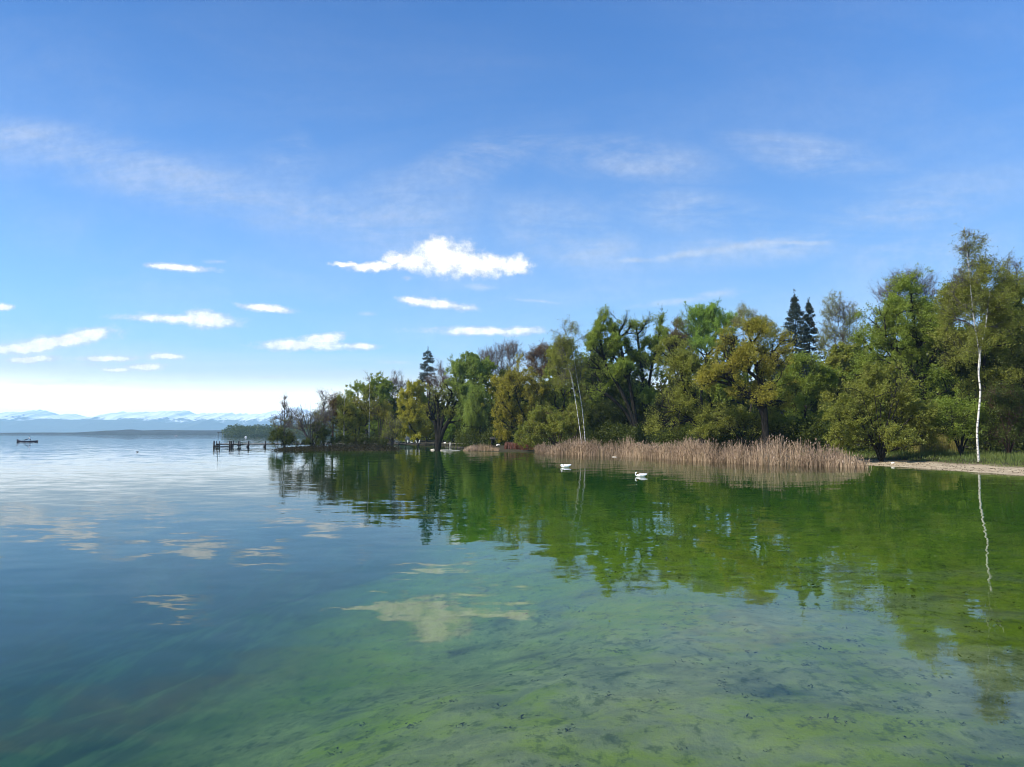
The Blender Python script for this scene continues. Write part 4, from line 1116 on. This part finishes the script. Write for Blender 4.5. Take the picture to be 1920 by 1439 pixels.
# ------------------------------------------------------------------ jetty
JX0 = at(406, 832, 151)[0]; JY0 = 151.0
JX1 = at(816, 832, 160)[0]; JY1 = 160.0
jetty = thing('jetty', 'long dark wooden jetty on posts running behind the spit to the willow', 'jetty', (JX0, JY0, 0))
JL = math.hypot(JX1 - JX0, JY1 - JY0); JA = math.atan2(JY1 - JY0, JX1 - JX0)
jetty.rotation_euler = (0, 0, JA)
DZ = 0.72
mb = MB()
nb = int(JL / 0.24)
for i in range(nb):
    mb.box(((i + 0.5) * JL / nb, 0, DZ + 0.02 * random.Random(i).random()), (JL / nb - 0.015, 1.5, 0.05))
mb.build('deck', WOOD_PALE, jetty)
mb = MB()
for s in (-0.68, 0.68):
    mb.box((JL / 2, s, DZ - 0.13), (JL, 0.12, 0.20))
mb.build('beam', WOOD_DARK, jetty)
def jx(px): return (at(px, 832, 152)[0] - JX0) / math.cos(JA)
JP = [(406.5, 0.9, 0.16), (410.5, 0.85, 0.08), (416, 0.85, 0.09), (433.5, 0.85, 0.14), (436.5, 0.85, 0.15), (439.5, 0.95, 0.11), (448.5, 0.9, 0.09), (451.5, 0.9, 0.11), (466, 0.8, 0.17), (495.5, 0.8, 0.11)] + \
     [(p, 0.75, 0.10) for p in (525, 552, 580, 610, 640, 668, 697, 722, 738, 752, 775, 790, 806)]
for i, (p, h, r) in enumerate(JP):
    rr = random.Random(i)
    for side in (-0.8,):
        x0 = jx(p) + (0.25 if side > 0 else 0)
        pm = MB(); pm.tube([(x0, side, -2.6), (x0 + rr.uniform(-.03, .03), side, 0.2), (x0 + rr.uniform(-.05, .05), side, DZ + (h - 0.27) * (1.0 if side < 0 else 0.35))], [r, r, r * 0.92], 9)
        pm.build('post', WOOD_DARK, jetty)
    if p > 440:
        cm = MB(); cm.box((x0 - 0.1, 0, DZ - 0.36), (0.16, 1.9, 0.22)); cm.build('crossbeam', WOOD_DARK, jetty)
        if p in (466, 495.5):
            cm = MB(); cm.box((x0 - 0.1, -0.8, 0.16), (0.5, 0.4, 0.34)); cm.build('pile_collar', WOOD_DARK, jetty)
# landing stage at the outer end
for p0, p1 in ((406.5, 416), (433, 440)):
    mb = MB()
    for zc in (0.10, 0.26, 0.42):
        mb.box(((jx(p0) + jx(p1)) / 2, -0.86, zc), (jx(p1) - jx(p0), 0.06, 0.14))
    mb.build('fender_boards', WOOD_DARK, jetty)
mb = MB(); mb.box((jx(421), -0.8, 0.12), (jx(438) - jx(406), 0.14, 0.16)); mb.build('waler', WOOD_DARK, jetty)
mb = MB(); x0 = jx(411.5); mb.tube([(x0, 0.3, -2), (x0, 0.3, 3.1)], [0.055, 0.045], 8); mb.build('signal_pole', WOOD_DARK, jetty)
mb = MB(); mb.box((x0 + 0.25, 0.3, 3.12), (0.9, 0.06, 0.09)); mb.build('pole_arm', WOOD_DARK, jetty)

# boardwalks right of the willow
def boardwalk(label, p0, p1, D0, D1, z0, z1, w):
    a = np.array([at(p0, 832, D0)[0], D0, 0]); b = np.array([at(p1, 832, D1)[0], D1, 0])
    L = np.linalg.norm(b - a); ang = math.atan2(b[1] - a[1], b[0] - a[0])
    t = thing('boardwalk', label, 'boardwalk', tuple(a), None, ang)
    mb = MB(); n = int(L / 0.25)
    for i in range(n):
        f = (i + 0.5) / n
        mb.box((f * L, 0, z0 + (z1 - z0) * f), (L / n - 0.015, w, 0.05))
    mb.build('deck', WOOD_PALE, t)
    mb = MB()
    for i in range(6):
        f = i / 5
        for s in (-w * 0.4, w * 0.4):
            mb.tube([(f * L, s, -1.5), (f * L, s, z0 + (z1 - z0) * f - 0.03)], [0.09, 0.09], 8)
    mb.build('posts', WOOD_DARK, t)
boardwalk('upper pale boardwalk leading from the old willow to the bank', 829, 880, 150, 148, 0.72, 0.86, 1.6)
boardwalk('lower pale landing plank beneath the upper boardwalk', 838, 866, 136, 134, 0.30, 0.34, 1.0)

# floating and stranded timber
def log(label, p0, p1, py0, py1, r, mat=WOOD_PALE, name='driftwood_log', z=0.03):
    a = onz(p0, py0); b = onz(p1, py1)
    o = MB(); L = b - a
    k = 9; t = np.linspace(0, 1, k)[:, None]
    P = a + L * t; P[:, 2] = z + 0.03 * np.sin(t[:, 0] * 5); P[:, 1] += 0.05 * np.sin(t[:, 0] * 7)
    c = P[k // 2].copy()
    o.tube(P - c, r * (1 - 0.35 * t[:, 0]), 9)
    # a broken side branch
    o.tube([P[k // 2] - c, P[k // 2] - c + np.array([0.14, 0.05, r * 1.6]), P[k // 2] - c + np.array([0.24, 0.1, r * 2.2])], [r * .45, r * .35, r * .15], 6)
    ob = o.build(name, mat, None, True); ob.location = c
    return tag(ob, label, 'log')
DRIFT = plain('bleached_driftwood', (0.50, 0.45, 0.38), 0.8, 0.2)
log('long pale log floating in front of the boardwalks', 826, 863, 845.2, 845.0, 0.10, DRIFT)
log('short pale log floating left of the old willow trunk', 808, 815, 844.0, 844.2, 0.10, DRIFT)
log('bleached log at the foot of the reeds above the left swan', 1147, 1160, 857.3, 857.5, 0.035, DRIFT, z=0.0)
log('thin bleached stick lying at the reed edge between the two swans', 1195, 1212, 858, 858.4, 0.045, DRIFT)
# stone on the beach
def stone(name, label, px, D, size, seed, mat, cat='stone'):
    rng = np.random.RandomState(seed)
    bm = bmesh.new(); bmesh.ops.create_icosphere(bm, subdivisions=3, radius=1.0)
    for v in bm.verts:
        p = np.array(v.co); d = 1 + 0.22 * math.sin(3 * p[0] + seed) * math.cos(2.3 * p[1] + seed) + 0.12 * math.sin(5 * p[2] + 2 * p[0])
        v.co = Vector((p[0] * d * size[0], p[1] * d * size[1], p[2] * d * size[2]))
    me = bpy.data.meshes.new(name); bm.to_mesh(me); bm.free(); me.materials.append(mat)
    o = bpy.data.objects.new(name, me); COL.objects.link(o)
    x = at(px, 813, D)[0]; o.location = (x, D, gz(x, D) + size[2] * 0.3)
    return tag(o, label, cat)
PALE_STONE = plain('pale_stone', (0.66, 0.64, 0.60), 0.8, 0.15)
stone('beach_stone', 'white stone on the beach beside the end of the reeds', 1672, 65.5, (0.17, 0.13, 0.10), 4, PALE_STONE)
stone('boulder', 'pale boulder on the bank in front of the dark shed', 934, 137.5, (0.36, 0.3, 0.26), 9, PALE_STONE, 'boulder')

# small dark shed on the bank and the white hut behind the yellow willow
def hut(name, label, cat, px, D, w, d, h, wall, roofm, door, rise):
    x = at(px, 813, D)[0]
    t = thing(name, label, cat, (x, D, gz(x, D) - 0.05))
    mb = MB(); th = 0.1
    dw, dh = door
    mb.box((0, d / 2, h / 2), (w, th, h)); mb.box((-w / 2 + th / 2, 0, h / 2), (th, d - th, h)); mb.box((w / 2 - th / 2, 0, h / 2), (th, d - th, h))
    side = (w - 2 * th - dw) / 2
    for s in (-1, 1):
        mb.box((s * (dw / 2 + side / 2), -d / 2 + th / 2 + 0.004, h / 2), (side, th, h))
    mb.box((0, -d / 2 + th / 2 + 0.004, (h + dh) / 2), (dw, th, h - dh))
    mb.build('wall', wall, t)
    rb = MB(); ov = 0.25
    vs = [(-w / 2 - ov, -d / 2 - ov, h), (w / 2 + ov, -d / 2 - ov, h), (w / 2 + ov, d / 2 + ov, h), (-w / 2 - ov, d / 2 + ov, h), (-w / 2 - ov, 0, h + rise), (w / 2 + ov, 0, h + rise),
          (-w / 2 - ov, -d / 2 - ov, h + .08), (w / 2 + ov, -d / 2 - ov, h + .08), (w / 2 + ov, d / 2 + ov, h + .08), (-w / 2 - ov, d / 2 + ov, h + .08), (-w / 2 - ov, 0, h + rise + .08), (w / 2 + ov, 0, h + rise + .08)]
    rb.add(vs, [(0, 4, 5, 1), (2, 5, 4, 3), (6, 7, 11, 10), (8, 9, 10, 11), (0, 1, 7, 6), (2, 3, 9, 8), (0, 6, 10, 4), (4, 10, 9, 3), (1, 5, 11, 7), (5, 2, 8, 11)])
    rb.build('roof', roofm, t)
    return t
hut('boat_shed', 'small dark open shed among the bushes on the bank', 'shed', 930, 141, 1.9, 1.8, 1.25, WOOD_DARK, WOOD_DARK, (1.5, 1.0), 0.4)
hut('lakeside_hut', 'white walled hut half hidden behind the yellow willow', 'hut', 757, 196, 4.4, 4.0, 4.6, WHITE, plain('grey_roof', (0.16, 0.15, 0.15), 0.8), (1.0, 2.0), 1.4)

# ------------------------------------------------------------------ skinned bodies
def skin_mesh(name, nodes, edges, mat, parent=None, sub=2, root=0):
    me = bpy.data.meshes.new(name)
    bm = bmesh.new()
    lay = bm.verts.layers.skin.verify()
    vs = []
    for p, r in nodes:
        v = bm.verts.new(p); rr = r if isinstance(r, tuple) else (r, r)
        v[lay].radius = rr; vs.append(v)
    vs[root][lay].use_root = True
    for a, b in edges: bm.edges.new((vs[a], vs[b]))
    bm.to_mesh(me); bm.free()
    me.materials.append(mat)
    o = bpy.data.objects.new(name, me); COL.objects.link(o)
    if parent is not None: o.parent = parent
    sk = o.modifiers.new('skin', 'SKIN'); sk.use_smooth_shade = True
    sk.branch_smoothing = 0.6
    ss = o.modifiers.new('sub', 'SUBSURF'); ss.levels = sub; ss.render_levels = sub
    return o

FEATHER = plain('white_feathers', (0.84, 0.83, 0.80), 0.7, 0.04, 14)
ORANGE = plain('orange_bill', (0.62, 0.22, 0.04), 0.45, 0.1)
BLACK = plain('black_mask', (0.02, 0.02, 0.02), 0.5, 0.1)

def swan(label, px, py, scale, pose):
    p = onz(px, py)
    t = thing('swan', label, 'swan', (p[0], p[1], 0.0), 'swans on the lake')
    t.scale = (scale,) * 3
    body = [((0.52, 0, 0.27), (0.05, 0.02)), ((0.40, 0, 0.19), (0.11, 0.06)), ((0.24, 0, 0.14), (0.18, 0.13)), ((0.02, 0, 0.11), (0.21, 0.17)), ((-0.22, 0, 0.09), (0.19, 0.16)), ((-0.38, 0, 0.10), (0.12, 0.11))]
    if pose == 'preening':
        neck = [((-0.48, 0, 0.08), 0.050), ((-0.555, 0, 0.17), 0.036), ((-0.565, 0, 0.29), 0.036), ((-0.535, 0.0, 0.375), 0.045), ((-0.47, -0.03, 0.385), 0.058), ((-0.415, -0.05, 0.36), 0.036)]
        bill = [((-0.40, -0.055, 0.352), 0.024), ((-0.36, -0.07, 0.32), 0.020), ((-0.325, -0.085, 0.29), 0.011)]
        mask = ((-0.455, -0.058, 0.382))
    else:   # head tucked low along the breast
        neck = [((-0.47, -0.02, 0.14), 0.055), ((-0.48, -0.06, 0.22), 0.045), ((-0.42, -0.10, 0.27), 0.042), ((-0.34, -0.13, 0.25), 0.045), ((-0.26, -0.16, 0.21), 0.055), ((-0.20, -0.17, 0.18), 0.035)]
        bill = [((-0.19, -0.175, 0.175), 0.024), ((-0.14, -0.185, 0.15), 0.020), ((-0.10, -0.19, 0.13), 0.011)]
        mask = ((-0.25, -0.20, 0.215))
    nodes = body + neck
    skin_mesh('body', nodes, [(i, i + 1) for i in range(len(nodes) - 1)], FEATHER, t, 2, 3)
    skin_mesh('bill', bill, [(0, 1), (1, 2)], ORANGE, t, 1)
    m = skin_mesh('mask', [(mask, 0.014), ((mask[0] + 0.035, mask[1] - 0.004, mask[2] - 0.015), 0.016)], [(0, 1)], BLACK, t, 1)
    for s in (-1, 1):     # folded wings lying over the back, tips crossing towards the tail
        n = 9
        vs, fs = [], []
        for i in range(n):
            f = i / (n - 1)
            xx = -0.20 + 0.70 * f
            hh = 0.14 * math.sin(math.pi * min(1, 0.15 + 0.85 * f)) ** 0.6 * (1 - 0.25 * f)
            for j in range(5):
                g = j / 4
                ang = -0.15 + 1.25 * g
                rad = 0.205 * (1 - 0.55 * f ** 2) + 0.012
                yy = s * rad * math.cos(ang) * (1 - 0.25 * f)
                zz = 0.12 + rad * math.sin(ang) * 0.82 + 0.08 * f * f
                vs.append((xx, yy, zz))
        for i in range(n - 1):
            for j in range(4):
                q = (i * 5 + j, i * 5 + j + 1, (i + 1) * 5 + j + 1, (i + 1) * 5 + j)
                fs.append(q if s > 0 else q[::-1])
        mb = MB(); mb.add(vs, fs)
        w = mb.build('wing', FEATHER, t, True)
        so = w.modifiers.new('thick', 'SOLIDIFY'); so.thickness = 0.02
        w.modifiers.new('sub', 'SUBSURF').render_levels = 1
    return t
swan('right hand white swan with bent neck and raised tail, nearer the viewer', 1203, 894, 0.74, 'preening')
swan('left hand white swan with its head tucked down, farther off by the reeds', 1061, 876.5, 0.90, 'tucked')

def small_bird(name, label, cat, loc, sc, bodym, rot=0.0, group=None, billm=None):
    t = thing(name, label, cat, loc, group, rot); t.scale = (sc,) * 3
    nodes = [((0.20, 0, 0.12), (0.02, 0.012)), ((0.12, 0, 0.10), (0.06, 0.045)), ((0, 0, 0.08), (0.085, 0.075)), ((-0.11, 0, 0.09), (0.07, 0.065)), ((-0.16, 0, 0.15), 0.035), ((-0.17, 0, 0.20), 0.042), ((-0.20, 0, 0.20), 0.03)]
    skin_mesh('body', nodes, [(i, i + 1) for i in range(6)], bodym, t, 2, 2)
    skin_mesh('bill', [((-0.215, 0, 0.195), 0.015), ((-0.27, 0, 0.185), 0.008)], [(0, 1)], billm or ORANGE, t, 1)
    return t
p = onz(258, 848.6)
small_bird('duck', 'single dark duck swimming on the open water left of the jetty', 'duck', (p[0], p[1], -0.02), 1.0, plain('brown_plumage', (0.06, 0.048, 0.038), 0.8, 0.3))
def jpos(px, side=0.0):
    f = (at(px, 832, 158)[0] - JX0) / (JX1 - JX0)
    return (JX0 + f * (JX1 - JX0) - side * math.sin(JA), JY0 + f * (JY1 - JY0) + side * math.cos(JA), DZ + 0.045)
small_bird('gull', 'white gull sitting on the jetty between white bollards', 'gull', jpos(770.5, -0.3), 1.5, FEATHER, 0.4)
a = at(834, 832, 149.8); 
small_bird('gull', 'white gull sitting on the upper boardwalk beside the old willow', 'gull', (a[0], 149.8, 0.76), 1.6, FEATHER, 2.6)
def bollard(label, loc, lean, h, r):
    t = thing('bollard', label, 'bollard', loc, 'white bollards'); t.rotation_euler = (0, lean, 0)
    mb = MB(); mb.tube([(0, 0, -0.02), (0, 0, h)], [r, r * 0.9], 10); mb.build('post', WHITE, t)
    mb = MB(); mb.tube([(0, 0, h - 0.01), (0, 0, h + 0.03), (0, 0, h + 0.07)], [r * 1.2, r * 1.2, r * 0.4], 10); mb.build('cap', WHITE, t)
bollard('short upright white bollard on the jetty, leftmost of the white bollards', jpos(763.5, -0.4), 0.02, 0.58, 0.10)
bollard('white bollard leaning left on the jetty, in the middle of the row', jpos(779.5, -0.4), -0.28, 0.55, 0.08)
bollard('white bollard leaning right on the jetty close to the old willow', jpos(783.8, -0.4), 0.22, 0.62, 0.10)
a = at(844, 832, 152); bollard('tall white bollard on the bank right of the old willow', (a[0], 152, gz(a[0], 152) - 0.02), 0.0, 0.95, 0.11)

# ------------------------------------------------------------------ boats and buoy out on the lake
HULL = plain('dark_blue_hull', (0.018, 0.020, 0.045), 0.5, 0.25)
def hull_mesh(L, Wd, H, bow_up, n=17):
    vs, fs = [], []
    for i in range(n):
        f = i / (n - 1) * 2 - 1            # -1 bow (left), 1 stern
        w = Wd / 2 * (1 - max(0, -f) ** 2.4) ** 0.7 * (1 - 0.22 * max(0, f) ** 2)
        w = max(w, 0.02)
        zt = H + bow_up * max(0, -f - 0.72) / 0.28 + 0.08 * f * f
        zb = -0.22 + 0.55 * max(0, -f - 0.55) ** 1.4 * (1 + bow_up)
        x = f * L / 2
        ring = [(x, -w, zt), (x, -w * 0.82, (zt + zb) / 2 - 0.05), (x, 0, zb), (x, w * 0.82, (zt + zb) / 2 - 0.05), (x, w, zt),
                (x, w * 0.86, zt - 0.03), (x, w * 0.66, zb + 0.16), (x, 0, zb + 0.12), (x, -w * 0.66, zb + 0.16), (x, -w * 0.86, zt - 0.03)]
        vs += ring
    for i in range(n - 1):
        for k in range(10):
            k2 = (k + 1) % 10
            fs.append((i * 10 + k, (i + 1) * 10 + k, (i + 1) * 10 + k2, i * 10 + k2))
    fs.append(tuple(range(10))); fs.append(tuple((n - 1) * 10 + k for k in range(10))[::-1])
    return vs, fs
bp_ = onz(50.5, 829)
boat = thing('fishing_boat', 'dark narrow fishing boat with upswept bow carrying one person', 'boat', (bp_[0], bp_[1], 0), None, math.atan2(-bp_[0], bp_[1]) * 0.4)
mb = MB(); mb.add(*hull_mesh(6.2, 1.4, 0.42, 0.55)); mb.build('hull', HULL, boat, False)
mb = MB()
for x in (-1.4, 0.2, 1.9): mb.box((x, 0, 0.26), (0.28, 1.05, 0.05))
mb.build('thwarts', WOOD_DARK, boat)
mb = MB(); mb.box((3.22, 0, 0.40), (0.22, 0.32, 0.36)); mb.tube([(3.28, 0, 0.3), (3.34, 0, -0.4)], [0.07, 0.05], 8); mb.tube([(3.1, 0, 0.5), (2.7, 0.05, 0.55)], [0.025, 0.02], 6); mb.build('outboard_motor', BLACK, boat)

SKIN = plain('skin', (0.48, 0.29, 0.21), 0.6, 0.05)
CLOTH = plain('dark_navy_clothes', (0.018, 0.020, 0.035), 0.9, 0.2)
SHIRT = plain('pale_grey_shirt', (0.62, 0.64, 0.66), 0.9, 0.08)
per = thing('person', 'person in pale top, dark trousers and dark cap standing in the fishing boat', 'person', tuple(Vector((bp_[0], bp_[1], 0)) + Matrix.Rotation(boat.rotation_euler.z, 3, 'Z') @ Vector((0.95, 0, 0.0))), None, boat.rotation_euler.z)
z0 = 0.06
N = [((0, 0, z0 + 0.92), (0.15, 0.12)), ((-0.03, 0, z0 + 1.10), (0.14, 0.11)), ((-0.09, 0, z0 + 1.32), (0.17, 0.12)), ((-0.13, 0, z0 + 1.46), (0.09, 0.08)), ((-0.16, 0, z0 + 1.54), 0.055), ((-0.18, 0, z0 + 1.62), 0.085), ((-0.19, 0, z0 + 1.72), 0.09)]
E = [(0, 1), (1, 2), (2, 3), (3, 4), (4, 5), (5, 6)]
for s in (-1, 1):
    b = len(N)
    N += [((0.0, s * 0.10, z0 + 0.86), 0.095), ((-0.10 if s > 0 else 0.06, s * 0.13, z0 + 0.48), 0.065), ((0.02 if s > 0 else 0.10, s * 0.14, z0 + 0.10), 0.045), ((-0.13 if s > 0 else -0.05, s * 0.15, z0 + 0.05), 0.04)]
    E += [(0, b), (b, b + 1), (b + 1, b + 2), (b + 2, b + 3)]
    b = len(N)
    N += [((-0.11, s * 0.19, z0 + 1.40), 0.065), ((-0.26, s * 0.24, z0 + 1.16), 0.045), ((-0.48, s * 0.14, z0 + 1.08), 0.033), ((-0.55, s * 0.13, z0 + 1.07), (0.04, 0.022))]
    E += [(3, b), (b, b + 1), (b + 1, b + 2), (b + 2, b + 3)]
    h = b + 3
    for q, (dy, ln) in enumerate(((-0.03, 0.075), (-0.01, 0.09), (0.012, 0.085), (0.032, 0.065))):
        b2 = len(N)
        N += [((-0.60, s * 0.13 + dy, z0 + 1.065), 0.010), ((-0.60 - ln * 0.6, s * 0.13 + dy, z0 + 1.05), 0.009), ((-0.60 - ln * 0.75, s * 0.13 + dy, z0 + 1.02), 0.008)]
        E += [(h, b2), (b2, b2 + 1), (b2 + 1, b2 + 2)]
    b2 = len(N); N += [((-0.55, s * 0.13 - s * 0.05, z0 + 1.09), 0.011), ((-0.60, s * 0.13 - s * 0.06, z0 + 1.085), 0.009)]
    E += [(h, b2), (b2, b2 + 1)]
skin_mesh('body', N, E, SKIN, per, 2, 0)
skin_mesh('shirt', [((0, 0, z0 + 0.95), (0.165, 0.135)), ((-0.03, 0, z0 + 1.10), (0.16, 0.13)), ((-0.09, 0, z0 + 1.32), (0.19, 0.14)), ((-0.125, 0, z0 + 1.44), (0.10, 0.09)),
                    ((-0.11, 0.20, z0 + 1.40), 0.08), ((-0.24, 0.25, z0 + 1.18), 0.06), ((-0.11, -0.20, z0 + 1.40), 0.08), ((-0.24, -0.25, z0 + 1.18), 0.06)],
          [(0, 1), (1, 2), (2, 3), (3, 4), (4, 5), (3, 6), (6, 7)], SHIRT, per)
skin_mesh('trousers', [((0, 0, z0 + 0.92), (0.165, 0.135)), ((0, 0.10, z0 + 0.84), 0.112), ((-0.10, 0.13, z0 + 0.48), 0.082), ((0.02, 0.14, z0 + 0.12), 0.07), ((0, -0.10, z0 + 0.84), 0.112), ((0.06, -0.13, z0 + 0.48), 0.082), ((0.10, -0.14, z0 + 0.12), 0.07)],
          [(0, 1), (1, 2), (2, 3), (0, 4), (4, 5), (5, 6)], CLOTH, per)
skin_mesh('cap', [((-0.185, 0, z0 + 1.72), (0.105, 0.10)), ((-0.19, 0, z0 + 1.80), (0.09, 0.085)), ((-0.33, 0, z0 + 1.74), (0.05, 0.015))], [(0, 1), (0, 2)], CLOTH, per)
a = Matrix.Rotation(boat.rotation_euler.z, 3, 'Z') @ Vector((0.55, 0, 0))
rod = MB(); rod.tube([(0.0, 0, 1.06), (-0.9, 0, 0.78), (-1.5, 0.05, 0.55)], [0.12, 0.17, 0.09], 8)
ob = rod.build('rolled_net', CLOTH); ob.location = tuple(Vector((bp_[0], bp_[1], 0)) + Matrix.Rotation(boat.rotation_euler.z, 3, 'Z') @ Vector((0.52, 0, 0))); ob.rotation_euler = (0, 0, boat.rotation_euler.z)
tag(ob, 'dark bundle held slanting by the person in the fishing boat', 'bundle')

b2 = onz(330, 818.2)
t = thing('rowing_boat', 'tiny distant boat in front of the far shore', 'boat', (b2[0], b2[1], 0))
mb = MB(); mb.add(*hull_mesh(3.4, 1.3, 0.5, 0.2)); mb.build('hull', plain('grey_hull', (0.16, 0.17, 0.2), 0.6), t)
mb = MB(); mb.box((0.3, 0, 0.62), (1.0, 0.8, 0.35)); mb.build('cabin', plain('pale_cabin', (0.4, 0.4, 0.4), 0.6), t)

b3 = onz(461, 820.8)
t = thing('buoy', 'large white mooring buoy with a dark band off the wooded headland', 'buoy', (b3[0], b3[1], 0))
def lathe(prof, n=20):
    vs, fs = [], []
    for r, z in prof:
        vs += [(r * math.cos(k * 2 * math.pi / n), r * math.sin(k * 2 * math.pi / n), z) for k in range(n)]
    for i in range(len(prof) - 1):
        for k in range(n):
            k2 = (k + 1) % n
            fs.append((i * n + k, i * n + k2, (i + 1) * n + k2, (i + 1) * n + k))
    return vs, fs
mb = MB(); mb.add(*lathe([(0.02, -0.4), (0.6, -0.35), (0.85, 0.0), (0.86, 0.22)])); mb.add(*lathe([(0.84, 0.50), (0.72, 0.70), (0.42, 0.82), (0.02, 0.86)])); mb.build('float', WHITE, t, True)
mb = MB(); mb.add(*lathe([(0.87, 0.20), (0.89, 0.36), (0.86, 0.52)])); mb.build('band', BLACK, t, True)
b4 = onz(481.5, 821.5)
t = thing('marker_post', 'thin dark marker post in the water right of the white buoy', 'post', (b4[0], b4[1], 0))
mb = MB(); mb.tube([(0, 0, -2), (0, 0, 1.3)], [0.12, 0.10], 8); mb.build('stake', WOOD_DARK, t)
mb = MB(); mb.box((0, 0, 1.45), (0.5, 0.12, 0.3)); mb.build('board', WOOD_DARK, t)

# ------------------------------------------------------------------ haze: pale air over the lake
HAZE_DENSITY = 1.05e-4
m, nt, out = new_mat('haze')
pv = nt.node('ShaderNodeVolumePrincipled')
pv.inputs['Color'].default_value = (0.49, 0.79, 1.0, 1)
pv.inputs['Density'].default_value = HAZE_DENSITY
pv.inputs['Anisotropy'].default_value = 0.0
nt.l.new(pv.outputs[0], out.inputs['Volume'])
mb = MB(); mb.box((0, 5900, 180), (22000, 12300, 400))
hz = mb.build('haze', m)
tag(hz, 'pale blue air over the lake', 'haze', None, 'stuff')
